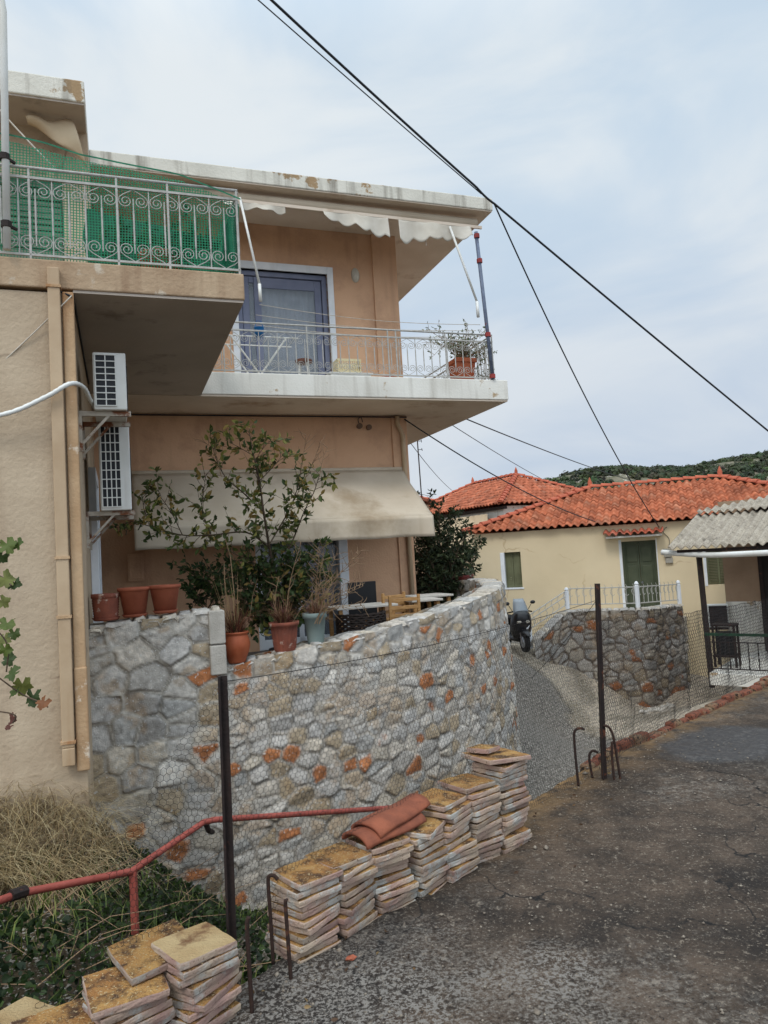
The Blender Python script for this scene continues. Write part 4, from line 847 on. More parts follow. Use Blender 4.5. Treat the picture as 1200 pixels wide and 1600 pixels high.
# the lemon tree
D = 8.75
TB = P(446, 1000, D); TB[2] = -1.35
t = thing('lemon_tree', 'leafy lemon tree spreading in front of the beige awning', 'tree', TB)
pot_at(TB, pot_profile(.14, .19, .34), 'black', 'pot', t)
br = [([TB+[0, 0, .3]]+pp(D, (438, 950), (430, 900), (420, 850), (412, 800), (405, 750), (396, 710), (389, 672)), .024, .004),
      (pp(D, (420, 855), (385, 832), (330, 836), (285, 836), (240, 824), (205, 815), (188, 826), seed=2), .011, .003), (pp(D, (285, 836), (270, 805), (255, 782), (238, 766), seed=3), .006, .002), (pp(D, (240, 824), (226, 800), (222, 770), seed=4), .005, .002),
      (pp(D, (412, 800), (380, 770), (352, 745), (336, 712), (332, 690), seed=5), .010, .003), (pp(D, (428, 905), (455, 850), (475, 800), (490, 770), (499, 742), seed=6), .011, .003), (pp(D, (405, 752), (428, 728), (446, 705), seed=7), .006, .002),
      (pp(D, (420, 852), (450, 800), (465, 762), (470, 735), seed=8), .009, .003), (pp(D, (396, 712), (372, 698), (352, 688), seed=9), .005, .002), (pp(D, (430, 925), (400, 882), (372, 868), (345, 852), (322, 832), seed=10), .009, .003),
      (pp(D, (435, 945), (480, 902), (508, 872), seed=11), .008, .003), (pp(D, (440, 980), (478, 955), (502, 925), seed=12), .007, .002), (pp(D, (440, 985), (410, 950), (385, 935), seed=13), .007, .002), (pp(D, (330, 836), (316, 800), (318, 770), (322, 740), seed=14), .006, .002), (pp(D-.2, (430, 900), (415, 940), (400, 975), seed=15), .006, .002), (pp(D-.2, (440, 960), (460, 930), (470, 900), seed=16), .007, .002), (pp(D, (405, 760), (400, 720), (420, 690), seed=17), .005, .002)]
mb, LC, LD = grow(br, 31, (.10, .36), .05, nleaf=(4, 8))
# denser dark lower growth
mb2, LC2, LD2 = grow([(pp(D+.1, (440, 985), (425+40*math.sin(k*2.1), 945), (430+75*math.sin(k*1.7+.5), 890+30*math.cos(k*3)), jd=.3, seed=40+k), .006, .002) for k in range(17)], 33, (.12, .34), .05, nleaf=(4, 8))
mb.build('trunk', M['bark'], t, smooth=True); mb2.build('low_branches', M['bark'], t)
pal1 = ((104, 114, 58), (82, 96, 50), (64, 80, 42), (140, 136, 72), (100, 106, 60), (152, 128, 72)); pal2 = ((60, 78, 42), (48, 64, 36), (70, 84, 44))
npm('crown', [leaves(LC, LD, rng.uniform(.06, .11, len(LC)), leafcols(len(LC), pal1, 5), .52, seed=1), leaves(LC2, LD2, rng.uniform(.06, .1, len(LC2)), leafcols(len(LC2), pal2, 6), .52, seed=2)], M['leaf'], t)
mb, _, _ = grow([(pp(D, (470, 740), (476, 700), (478, 680), seed=3), .004, .002), (pp(D, (499, 745), (505, 715), (512, 700), seed=5), .004, .002), (pp(D, (450, 800), (490, 720), (500, 690), seed=6), .005, .0015), (pp(D, (346, 745), (335, 705), (318, 690), seed=7), .004, .0015)], 41, (.1, .22), .06, bare=True)
mb.build('dead_twig', M['twig'], t)
# leafy pot plant left of the tree in shade
c = P(322, 955, 9.3); c[2] = -1.35
t = thing('potted_plant', 'dark leafy plant in black pot in the shade left of the tree', 'potted plant', c)
pot_at(c, pot_profile(.15, .2, .42), 'black', 'pot', t)
mb, LC, LD = grow([(pp(9.3, (322, 955), (322+25*math.sin(k*2.3), 925), (325+45*math.sin(k*1.9), 895-10*math.cos(k)), jd=.2, seed=60+k), .006, .002) for k in range(8)], 43, (.1, .25), .06)
mb.build('stems', M['bark'], t); npm('foliage', [leaves(LC, LD, rng.uniform(.06, .1, len(LC)), leafcols(len(LC), pal2, 7), .5, seed=3)], M['leaf'], t)
# dark bushy tree behind the wall end
D = 13.0; TB = P(688, 950, D); TB[2] = -1.5
t = thing('bushy_tree', 'dense dark green tree beyond the terrace, between house and tiled roofs', 'tree', TB)
brs = []
for k in range(42):
    x1 = 690+60*math.sin(k*2.399)*math.sqrt((k+1)/42); y1 = 868+ 75*math.cos(k*2.399)*math.sqrt((k+1)/42)
    brs.append(([TB+[0, 0, .2]]+pp(D, (690+(x1-690)*.3, 935+(y1-935)*.3), (690+(x1-690)*.8, 935+(y1-935)*.75), (x1, y1), jd=.5, seed=80+k), .012, .003))
brs += [(pp(D, (672, 860), (668, 820), (672, 790), (668, 775), seed=5), .008, .002), (pp(D, (715, 880), (728, 870), (735, 885), seed=6), .006, .002), (pp(D, (690, 850), (700, 815), (712, 805), seed=8), .006, .002)]
mb, LC, LD = grow(brs, 51, (.12, .3), .065, nleaf=(6, 11)); mb.build('trunk', M['bark'], t)
npm('crown', [leaves(LC, LD, rng.uniform(.06, .1, len(LC)), leafcols(len(LC), ((62, 72, 48), (44, 56, 38), (78, 88, 58), (52, 62, 40)), 8), .45, seed=4)], M['leaf'], t)
# reddish bowl of plants on the far end of the wall
c = P(722, 913, 12.9)
t = thing('planter_bowl', 'wide dark red bowl planter resting on the far end of the stone wall', 'planter', c)
M['redbowl'] = mat('red_bowl', (120, 52, 48), (96, 42, 40), .6, 6)
pot_at(c, [(.001, 0), (.09, 0), (.2, .13), (.215, .16), (.2, .16), (.08, .06), (.001, .06)], 'redbowl', 'bowl', t)
mb, LC, LD = grow([([c+[0, 0, .08]]+[c+np.array([.16*math.cos(k), .16*math.sin(k), .2])], .004, .002) for k in range(9)], 53, (.08, .2), .06); mb.build('stems', M['bark'], t)
npm('foliage', [leaves(LC, LD, .06, leafcols(len(LC), ((110, 122, 96), (86, 100, 72), (150, 156, 140)), 9), .5, seed=5)], M['leaf'], t)
# plants behind the net of the corner balcony
c = HF.w(.45, 7.0, 2.6); t = thing('balcony_shrub', 'dark green potted shrub behind the green net', 'potted plant', c)
pot_at(c, pot_profile(.14, .19, .3), 'terracotta', 'pot', t)
mb, LC, LD = grow([([c+[0, 0, .25]]+[c+np.array([.38*math.cos(k*1.3), .14*math.sin(k*1.3), .38+.05*(k % 4)])], .007, .003) for k in range(12)], 55, (.1, .28), .05); mb.build('stems', M['bark'], t)
npm('foliage', [leaves(LC, LD, .08, leafcols(len(LC), pal2, 10), .5, seed=6)], M['leaf'], t)
# big pot with straggly shrub at the corner of the long balcony
c = HF.w(5.30, 10.62, 2.66); t = thing('balcony_planter', 'square terracotta pot with a straggly grey green shrub at the balcony corner', 'potted plant', c)
T = hm @ Matrix.Translation((5.30, 10.62, 2.66)); b = MB(T)
b.add([(-.13, -.13, 0), (.13, -.13, 0), (.13, .13, 0), (-.13, .13, 0), (-.17, -.17, .36), (.17, -.17, .36), (.17, .17, .36), (-.17, .17, .36)], [(0, 3, 2, 1), (4, 5, 6, 7), (0, 1, 5, 4), (1, 2, 6, 5), (2, 3, 7, 6), (3, 0, 4, 7)]).box(-.185, .185, -.185, .185, .34, .41); b.build('pot', M['terraorange'], t, bevel=.01)
brs = []
for k in range(22):
    a = k*2.4; R = .18+.45*((k*7) % 10)/10; q = HF.e1*R*math.cos(a)*1.15+HF.e2*R*math.sin(a)*.7
    brs.append(([c+[0, 0, .36], c+q*.45+[0, 0, .62+.02*(k % 5)], c+q+[0, 0, .55+.45*((k*3) % 7)/7]], .008, .002))
for k in range(7): q = HF.e1*(.25+.05*k*.6)+HF.e2*(.1-.05*k); brs.append(([c+[0, 0, .4], c+q*.8+[0, 0, .5], c+q+[0, 0, .15-.05*k]], .006, .002))
mb, LC, LD = grow(brs, 57, (.08, .2), .07, nleaf=(4, 7), dens=.9); mb.build('branches', M['twig'], t)
npm('foliage', [leaves(LC, LD, rng.uniform(.03, .06, len(LC)), leafcols(len(LC), ((128, 138, 104), (96, 108, 76), (150, 156, 126), (74, 86, 60)), 11), .42, seed=7)], M['leaf'], t)
# vine sprig hanging in from the left
VD = 3.4
t = thing('grape_vine', 'grape vine sprigs with green and browning leaves in front of the beige wall', 'vine', P(-20, 1120, VD))
vn = [pp(VD, (-40, 830), (-5, 845), (15, 856), jd=.05, seed=1), pp(VD, (-40, 890), (0, 900), (18, 915), jd=.05, seed=2), pp(VD, (-40, 960), (-5, 985), (12, 1010), (10, 1050), jd=.05, seed=3), pp(VD, (-40, 1030), (0, 1060), (35, 1085), (65, 1098), (75, 1105), jd=.05, seed=4), pp(VD, (-40, 1110), (0, 1112), (24, 1118), (20, 1130), jd=.04, seed=5)]
b = MB()
for q in vn: b.tube(smooth_pts(q, 6), .0035, 5)
b.build('stem', M['bark'], t)
def vine_leaf(c, R, nrm, upv, col, seed):
    r = np.random.default_rng(seed); nrm = nrm/np.linalg.norm(nrm); u_ = np.cross(upv, nrm); u_ /= np.linalg.norm(u_); v_ = np.cross(nrm, u_)
    V = [c]; n = 40
    for k in range(n):
        a = 2*math.pi*k/n; rr = R*(.62+.30*abs(math.cos(2.5*(a-math.pi/2)))**.6+.08*math.cos(11*a)); rr *= .35 if abs(((a+math.pi/2+math.pi) % (2*math.pi))-math.pi) < .2 else 1
        V.append(c+u_*rr*math.cos(a)+v_*rr*math.sin(a)+nrm*(.25*R*math.sin(3*a+seed)*(rr/R)+r.normal()*.03*R))
    return np.array(V), np.array([[0, k+1, (k+1) % n+1] for k in range(n)]), np.array([col*r.uniform(.8, 1.2) for _ in range(n+1)])
vl = []
spots = [(12, 852, 20), (28, 850, 14), (8, 905, 22), (22, 912, 16), (10, 975, 20), (22, 990, 14), (4, 940, 16), (14, 1030, 16), (8, 1015, 15), (20, 1052, 18), (35, 1072, 22), (52, 1090, 20), (68, 1098, 15), (22, 1082, 15), (5, 1000, 18), (2, 870, 16), (20, 1122, 13), (14, 1135, 9)]
for i, (x_, y_, s_) in enumerate(spots):
    cc_ = P(x_, y_, VD+random.uniform(-.08, .08)); col_ = np.array(lin([(92, 106, 50), (74, 90, 44), (112, 116, 60), (60, 76, 40)][i % 4]))
    if i in (12,): col_ = np.array(lin((130, 84, 52)))
    if i >= 16: col_ = np.array(lin((96, 56, 46)))
    vl.append(vine_leaf(cc_, .8*s_*VD/1155, np.array([random.gauss(.1, .5), -1, random.gauss(.35, .4)]), np.array([random.gauss(0, .5), 0, -1]), col_, i))
npm('foliage', vl, M['leaf'], t)
# ================================================================== TERRACE AND BALCONY FURNITURE
def at_floor(px, py, D, z=-1.35): p = P(px, py, D); return np.array([p[0], p[1], z])
def wood_chair(label, c, rot):
    t = thing('wooden_chair', label, 'chair', c, rot, 'wooden chairs on the terrace'); T = MW[t]
    for (x, y) in ((-.19, -.18), (.19, -.18)): MB(T).bar((x, y, 0), (x, y-.03, .83), .038).build('back_leg', M['woodchair'], t, bevel=.006)
    for (x, y) in ((-.19, .18), (.19, .18)): MB(T).bar((x, y, 0), (x, y, .45), .036).build('leg', M['woodchair'], t, bevel=.006)
    for z in (.55, .65, .75): MB(T).box(-.19, .19, -.222, -.20, z, z+.045).build('back_slat', M['woodchair'], t, bevel=.004)
    MB(T).box(-.2, .2, -.19, .2, .425, .45).build('seat', M['woodchair'], t, bevel=.006)
    for (p, q) in (((-.19, -.18, .2), (-.19, .18, .2)), ((.19, -.18, .2), (.19, .18, .2)), ((-.19, .18, .26), (.19, .18, .26))): MB(T).bar(p, q, .02).build('stretcher', M['woodchair'], t)
wood_chair('light wooden ladder back chair nearest the stone wall, its back to the wall', at_floor(628, 985, 9.75), rad(14))
wood_chair('light wooden ladder back chair standing behind the nearer chair', at_floor(603, 985, 10.5), rad(40))
def table(label, c, rot, w, d, h, m):
    t = thing('table', label, 'table', c, rot, 'tables on the terrace'); T = MW[t]
    MB(T).box(-w/2, w/2, -d/2, d/2, h-.03, h).build('tabletop', M[m], t, bevel=.006)
    for x in (-1, 1):
        for y in (-1, 1): MB(T).box(x*(w/2-.06)-.025, x*(w/2-.06)+.025, y*(d/2-.06)-.025, y*(d/2-.06)+.025, 0, h-.0305).build('leg', M['woodchair'], t, bevel=.004)
table('long grey topped table left of the wooden chairs', at_floor(565, 960, 10.1), rad(20), .85, .6, .70, 'tablegrey')
table('small pale table right of the wooden chairs', at_floor(660, 950, 10.4), rad(16), .45, .5, .72, 'tablegrey')
table('pale square table beyond the chairs, near the wall strip', at_floor(668, 950, 11.3), rad(20), .62, .6, .72, 'tablegrey')
c = at_floor(573, 950, 10.9); t = thing('black_bench', 'black bench with a solid panel back against the terrace wall', 'bench', c, rad(20)); T = MW[t]
MB(T).box(-.22, .22, .16, .2, .42, .98).build('backrest', M['black'], t, bevel=.01); MB(T).box(-.22, .22, -.2, .2, .38, .42).build('seat', M['black'], t, bevel=.01)
for x in (-.18, .18):
    for y in (-.16, .17): MB(T).box(x-.02, x+.02, y-.02, y+.02, 0, .38).build('leg', M['black'], t)
c = at_floor(563, 985, 9.1); t = thing('wicker_armchair', 'dark wicker armchair with its low back to the stone wall', 'chair', c, rad(20)); T = MW[t]
b = MB(T); 
pr = [(.30*math.cos(a), -.05-.26*math.sin(a)) for a in np.linspace(-.3, math.pi+.3, 22)]
for z in np.arange(.30, .68, .028): b.tube([(x, y, z+.008*math.sin(i*3.14+z*100)) for i, (x, y) in enumerate(pr)], .016, 5)
b.build('backrest', M['wicker'], t); MB(T).box(-.28, .28, -.25, .25, .34, .42).build('seat', M['wicker'], t, bevel=.02)
for x in (-.24, .24):
    for y in (-.22, .22): MB(T).tube([(x, y, 0), (x, y, .36)], .018, 6).build('leg', M['woodchair'], t)
# drying rack
t = thing('drying_rack', 'white folding clothes drying rack behind the long balcony railing', 'drying rack', HF.w(2.3, 10.8, 2.66), rad(19.8)); T = hm
for bb in (10.55, 11.0):
    MB(T).tube([(1.62, bb, 3.28), (2.05, bb, 2.67)], .014, 6).build('leg', M['gutter'], t); MB(T).tube([(2.42, bb, 3.28), (1.98, bb, 2.67)], .014, 6).build('leg', M['gutter'], t)
    MB(T).tube([(1.5, bb, 3.29), (2.6, bb, 3.29)], .011, 6).build('frame_bar', M['gutter'], t)
for k in range(6): MB(T).tube([(1.55+.2*k, 10.55, 3.295), (1.55+.2*k, 11.0, 3.295)], .005, 4).build('rod', M['gutter'], t)
# clotheslines over the long balcony
cl = MB(hm)
for i, bb in enumerate((10.3, 10.6, 10.9)):
    cl = MB(hm).tube([(2.0+3.5*k/14, bb+(10.25-bb)*(k/14)*.5, 3.68-.05*i-.16*math.sin(math.pi*k/14)*.5+(-.12)*(k/14)) for k in range(15)], .0045, 5)
    tag(cl.build('clothesline', M['rope']), ('nearest of the three clotheslines strung along the long balcony', 'middle one of the three clotheslines strung along the long balcony', 'clothesline closest to the wall over the long balcony')[i], 'clothesline', 'clotheslines over the long balcony')
t = thing('peg_basket', 'blue plastic peg basket hanging at the balcony railing', 'basket', HF.w(1.99, 10.36, 3.23)); b = MB(hm @ Matrix.Translation((1.99, 10.36, 3.22)))
b.lathe([(.001, 0), (.055, 0), (.065, .06), (.07, .13), (.076, .135), (.07, .14), (.06, .13), (.05, .02), (.001, .02)], n=16).build('basket', M['blue'], t, smooth=True)
MB(hm @ Matrix.Translation((1.99, 10.36, 3.22))).tube([(-.065, 0, .13), (-.03, 0, .24), (.03, 0, .24), (.065, 0, .13)], .006, 5).build('handle', M['blue'], t)
t = thing('round_stool', 'small round stool with dark top behind the balcony railing', 'stool', HF.w(2.72, 10.75, 2.66)); T = hm @ Matrix.Translation((2.72, 10.75, 2.66))
M['stoolwood'] = mat('stool_wood', (116, 76, 60), (96, 62, 50), .7, 9)
MB(T).tube([(0, 0, .31), (0, 0, .36)], .13, 18).build('seat', M['stoolwood'], t, bevel=.008)
for k in range(4): a = k*math.pi/2+.4; MB(T).tube([(.08*math.cos(a), .08*math.sin(a), .31), (.11*math.cos(a), .11*math.sin(a), 0)], .014, 6).build('leg', M['gutter'], t)
fb = MB(hm).box(3.08, 3.72, 10.55, 10.95, 2.665, 2.78).box(3.05, 3.75, 10.53, 10.97, 2.78, 2.80); one('foam_box', fb, 'gutter', 'flat white foam box on the balcony floor', 'box', bevel=.01)
b = MB(hm); a0, a1, b0, b1, z0, z1 = 3.2, 3.58, 10.58, 10.88, 2.802, 3.02
b.box(a0, a1, b0, b1, z0, z0+.012)
for (p0, p1, q0, q1) in ((a0, a1, b0, b0+.012), (a0, a1, b1-.012, b1), (a0, a0+.012, b0+.012, b1-.012), (a1-.012, a1, b0+.012, b1-.012)):
    b.box(p0, p1, q0, q1, z1-.035, z1); b.box(p0, p1, q0, q1, z0+.012, z0+.035); b.box(p0, p1, q0, q1, z0+.10, z0+.125)
    m_ = 11
    for k in range(m_):
        if p1-p0 > .1: x = p0+(p1-p0)*(k+.5)/m_; b.box(x-.008, x+.008, q0+.001, q1-.001, z0+.035, z0+.10); b.box(x-.008, x+.008, q0+.001, q1-.001, z0+.125, z1-.035)
        else: y = q0+(q1-q0)*(k+.5)/m_; b.box(p0+.001, p1-.001, y-.007, y+.007, z0+.035, z0+.10); b.box(p0+.001, p1-.001, y-.007, y+.007, z0+.125, z1-.035)
one('plastic_crate', b, 'cream', 'cream slotted plastic crate standing on the white foam box', 'crate')
b = MB(hm @ Matrix.Translation((3.98, 10.6, 2.665))).lathe([(.001, 0), (.13, 0), (.17, .07), (.16, .07), (.12, .015), (.001, .015)], n=20); one('clay_dish', b, 'terracotta', 'shallow clay dish on the balcony floor right of the crate', 'dish', smooth=True)
# ================================================================== TILED ROOFS
def tile_slope(O, U, Vv, Wd, Ln, tl, tr, pitch, course, base, seed):
    """barrel tiles: O eave start, U along the eave, Vv up the slope; the sides lean in by tl / tr per metre"""
    O, U, Vv = (np.array(a, float) for a in (O, U, Vv)); U /= np.linalg.norm(U); Vv /= np.linalg.norm(Vv); Nn = np.cross(U, Vv); r = np.random.default_rng(seed)
    us = np.arange(0, Wd+.001, pitch/8); nc = int(math.ceil(Ln/course)); vs = np.concatenate([[k*course+.0, k*course+course*.5, k*course+course*.985] for k in range(nc)]); ck = np.repeat(np.arange(nc), 3)
    cj = r.normal(0, .006, (nc+1, int(Wd/pitch)+3)); cc = r.uniform(.72, 1.18, (nc+1, int(Wd/pitch)+3)); ch = r.random((nc+1, int(Wd/pitch)+3))
    f = (us/pitch) % 1; h = np.where(f < .64, .055*np.sin(np.pi*np.clip(f/.64, 0, 1))**.8, -.02*np.sin(np.pi*np.clip((f-.64)/.36, 0, 1)))
    ci = (us/pitch).astype(int)
    UU, VV = np.meshgrid(us, vs, indexing='ij'); K = np.broadcast_to(ck, UU.shape); C = np.broadcast_to(ci[:, None], UU.shape)
    Hh = h[:, None]+.034*(1-((VV/course) % 1))+cj[K, C]
    Pp = O+UU[..., None]*U+(VV[..., None]+cj[K, C][..., None]*1.5)*Vv+Hh[..., None]*Nn
    b = np.array(lin(base)); col = b[None, None, :]*cc[K, C][..., None]; col = np.where((ch[K, C] > .86)[..., None], col*np.array([1.0, 1.25, 1.45]), col); col = np.where((ch[K, C] < .1)[..., None], col*.72, col)
    nu, nv = UU.shape; I = np.arange(nu*nv).reshape(nu, nv)
    q = np.stack([I[:-1, :-1], I[1:, :-1], I[1:, 1:], I[:-1, 1:]], -1); um = (UU[:-1, :-1]+UU[1:, 1:])/2; vm = (VV[:-1, :-1]+VV[1:, 1:])/2
    m = (um > vm*tl-.03) & (um < Wd-vm*tr+.03) & (vm < Ln)
    return Pp.reshape(-1, 3), q[m], col.reshape(-1, 3)
def ridge_caps(p, q, par, r=.1, ln=.32, name='ridge_caps'):
    p, q = np.array(p, float), np.array(q, float); L_ = np.linalg.norm(q-p); n = max(1, int(L_/ln)); d = (q-p)/L_; s = np.cross(d, [0, 0, 1]); s /= np.linalg.norm(s); u = np.cross(s, d); b = MB()
    for k in range(n):
        a0 = p+d*(k*L_/n); a1 = p+d*((k+1.12)*L_/n); vs = []
        for (c, rr, lift) in ((a0, r*1.1, .03), (a1, r*.9, .0)):
            for j in range(9): t = math.pi*j/8; vs.append(c+s*rr*math.cos(t)+u*(rr*.8*math.sin(t)+lift))
        b.add(vs, [(j, j+1, 9+j+1, 9+j) for j in range(8)]+[tuple(range(9))])
    return b.build(name, M['ridge'], par, solid=.012)
M['ridge'] = mat('ridge_tile', (182, 98, 72), (160, 84, 62), .85, 6, .2, 40)
def finial(c, par, s=1.): MB().lathe([(r*s, z*s) for r, z in ((.001, 0), (.09, 0), (.1, .05), (.06, .1), (.07, .16), (.05, .22), (.02, .3), (.001, .34))], c, 12).build('finial', M['ridge'], par, smooth=True)
def hip_roof(fr, a0, a1, b0, b1, ze, zr, par, oh=.18, pitch=.2, course=.3, base=(206, 92, 58), seed=1, along='a'):
    a0 -= oh; a1 += oh; b0 -= oh; b1 += oh; w = fr.w
    half = (b1-b0)/2 if along == 'a' else (a1-a0)/2; rise = zr-ze; sl = math.hypot(half, rise); k = half/sl
    if along == 'a': R0, R1 = (a0+half, b0+half), (a1-half, b0+half)
    else: R0, R1 = (a0+half, b0+half), (a0+half, b1-half)
    parts = []
    for (o, du, dn, Wd) in (((a0, b0), fr.e1, fr.e2, a1-a0), ((a1, b0), fr.e2, -fr.e1, b1-b0), ((a1, b1), -fr.e1, -fr.e2, a1-a0), ((a0, b1), -fr.e2, fr.e1, b1-b0)):
        parts.append(tile_slope(w(o[0], o[1], ze), du, dn*half+np.array([0, 0, rise]), Wd, sl, k, k, pitch, course, base, seed)); seed += 1
    V, Fq, c = join(parts); ro = npmesh('roof', V, Fq, M['tile'], par, cols=c, solid=.014)
    rr0, rr1 = w(R0[0], R0[1], zr+.05), w(R1[0], R1[1], zr+.05)
    ridge_caps(rr0, rr1, ro)
    hips = [((a0, b0), rr0), ((a1, b0), rr1 if along == 'a' else rr0), ((a1, b1), rr1), ((a0, b1), rr0 if along == 'a' else rr1)]
    for (c0, r0_) in hips: ridge_caps(w(c0[0], c0[1], ze+.05), r0_, ro, name='hip_caps')
    finial(rr0, ro); finial(rr1, ro)
    return ro
# ================================================================== THE YELLOW HOUSE
YF = Frame(-20); ym = YF.M; p0 = P(737, 835, 21); by = float(p0@YF.e2)
yh = thing('yellow_house', 'low cream yellow house with orange tiled hip roof and green door', 'house', YF.w(-1, by, -4.3), rad(-20))
def box_part(mx, name, m, par, *bx, bevel=0.):
    b = MB(mx)
    for q in bx: b.box(*q)
    return b.build(name, M[m], par, bevel=bevel)
d = YF.b(1125, 742, by+3.1); zr = d[1]-.12; aR = d[0]+3.1+.0
E0, E1_ = -4.88, aR
yb = by+6.2; zt_ = .45
box_part(ym, 'wall', 'yellow', yh, (E0, -4.11, by, yb, -4.5, zt_), (-4.11, -3.54, by, by+.3, -4.5, -1.1), (-4.11, -3.54, by, by+.3, -.11, zt_), (-3.54, -.86, by, yb, -4.5, zt_), (-.86, -.01, by, by+.3, -.0, zt_), (-.86, -.01, by, by+.3, -4.5, -2.0), (-.01, 1.17, by, yb, -4.5, zt_), (1.17, 1.75, by, by+.3, -4.5, -1.22), (1.17, 1.75, by, by+.3, -.36, zt_), (1.75, E1_, by, yb, -4.5, zt_), (-4.11, -3.54, by+.305, yb, -4.5, zt_), (-.86, -.01, by+.305, yb, -4.5, zt_), (1.17, 1.75, by+.305, yb, -4.5, zt_))
hip_roof(YF, E0, E1_, by, yb, .47, zr, yh, oh=.2, base=(180, 104, 72), seed=5)
wn = box_part(ym, 'window', 'white_frame', yh, (-4.112, -4.0, by-.012, by+.2, -1.1, -.11), (-4.15, -3.5, by-.02, by+.12, -1.14, -1.098), bevel=.004)
for a0, a1 in ((-3.998, -3.78), (-3.772, -3.545)): box_part(ym, 'shutter', 'oliveshutter', wn, (a0, a1, by+.12, by+.15, -1.095, -.115), (a0+.05, a1-.05, by+.112, by+.119, -1.0, -.2), bevel=.004)
dr = box_part(ym, 'door', 'greendoor', yh, (-.86, -.80, by+.1, by+.2, -2.0, 0), (-.07, -.01, by+.1, by+.2, -2.0, 0), (-.80, -.07, by+.1, by+.2, -.06, 0), (-.80, -.44, by+.14, by+.18, -2.0, -.06), (-.43, -.07, by+.14, by+.18, -2.0, -.06), bevel=.004)
for a0, a1 in ((-.75, -.49), (-.38, -.12)):
    for z0, z1 in ((-1.85, -1.3), (-1.2, -.65), (-.55, -.15)): box_part(ym, 'door_panel', 'greendoor', dr, (a0, a1, by+.12, by+.1395, z0, z1), bevel=.01)
MB(ym).ball((-.41, by+.12, -1.1), .03, 6).build('handle', M['steel'], dr)
box_part(ym, 'door_jamb', 'white_frame', yh, (-.93, -.862, by-.01, by+.1, -2.0, .05), (-.005, .02, by-.01, by+.1, -2.0, .05), bevel=.004)
w2 = box_part(ym, 'window', 'white_frame', yh, (1.10, 1.17, by-.015, by+.1, -1.25, -.33), (1.75, 1.82, by-.015, by+.1, -1.25, -.33), bevel=.004)
s = box_part(ym, 'shutter', 'oliveshutter', w2, (1.18, 1.22, by+.06, by+.1, -1.22, -.36), (1.43, 1.47, by+.06, by+.1, -1.22, -.36), (1.70, 1.74, by+.06, by+.1, -1.22, -.36), *[(1.22, 1.70, by+.07, by+.085, z, z+.022) for z in np.arange(-1.2, -.38, .04)])
# little tiled canopy over the door
cn = box_part(ym, 'door_canopy', 'white', yh, (-1.22, .16, by-.36, by, .10, .15), bevel=.01)
V, Fq, c = tile_slope(YF.w(-1.28, by-.45, .16), YF.e1, YF.e2*.45+np.array([0, 0, .12]), 1.5, .47, 0, 0, .18, .24, (176, 94, 70), 77); npmesh('canopy_tiles', V, Fq, M['tile'], cn, cols=c, solid=.014)
mt = thing('electric_meter', 'small grey electric meter box beside the green door', 'meter', YF.w(.26, by-.05, -.5), rad(-20)); M['metergrey'] = mat('meter_grey', (168, 162, 150), (150, 144, 132), .6, 9)
box_part(ym, 'box', 'metergrey', mt, (.17, .36, by-.1, by, -.46, -.24), bevel=.01); MB(ym).tube([(.27, by-.105, -.33), (.27, by-.12, -.33)], .05, 12).build('dial', M['glassdark'], mt); box_part(ym, 'box', 'metergrey', mt, (.20, .38, by-.07, by, -.62, -.475), bevel=.01)
MB(ym).tube(smooth_pts([(.3, by-.02, -.25), (.33, by-.02, .0), (.2, by-.03, .2), (.3, by-.03, .32)]), .008, 5).build('cable', M['cable'], mt)
# stone terrace in front of the door
def q2(p): return (float(p[0]), float(p[1]))
K = [P(834, 1004, 17.3), P(886, 954, 17.7), P(1006, 952, 17.2), P(1066, 945, 18.2)]
st = thing('stone_stair_terrace', 'rough stone terrace with sloping stair parapet in front of the yellow house', 'terrace', (K[2][0], K[2][1], -4.0))
V4, F4, C4, i4 = stone_face([q2(k) for k in K], [k[2] for k in K], [-4.4]*4, 71, du=.03, size=(.19, .32), rust=.09, tint=.64, mortar=(140, 122, 106), relief=.03, gap=.016, batter=.03, ks_m=.04)
c4 = coping(i4, -.05, .28, 73, tint=.8); npm('wall', [(V4, F4, C4), c4], M['stone'], st)
b = MB(); b.prism([q2(P(886, 950, 17.9)), q2(P(1004, 950, 17.45)), q2(P(1062, 945, 18.35)), q2(YF.w(.6, by, 0)), q2(YF.w(-2.6, by, 0))], -2.6, -1.99); b.build('floor', M['dressed'], st)
b = MB()
for i in range(6):
    t0, t1 = i/6, (i+1)/6; A0, A1 = K[0]*(1-t0)+K[1]*t0, K[0]*(1-t1)+K[1]*t1; nrm = np.array([.2, .98, 0])
    zz = -2.62+(i+1)*.105
    b.prism([q2(A0+nrm*.25), q2(A1+nrm*.25), q2(A1+nrm*1.2), q2(A0+nrm*1.2)], -3.2, zz)
b.build('steps', M['dressed'], st)
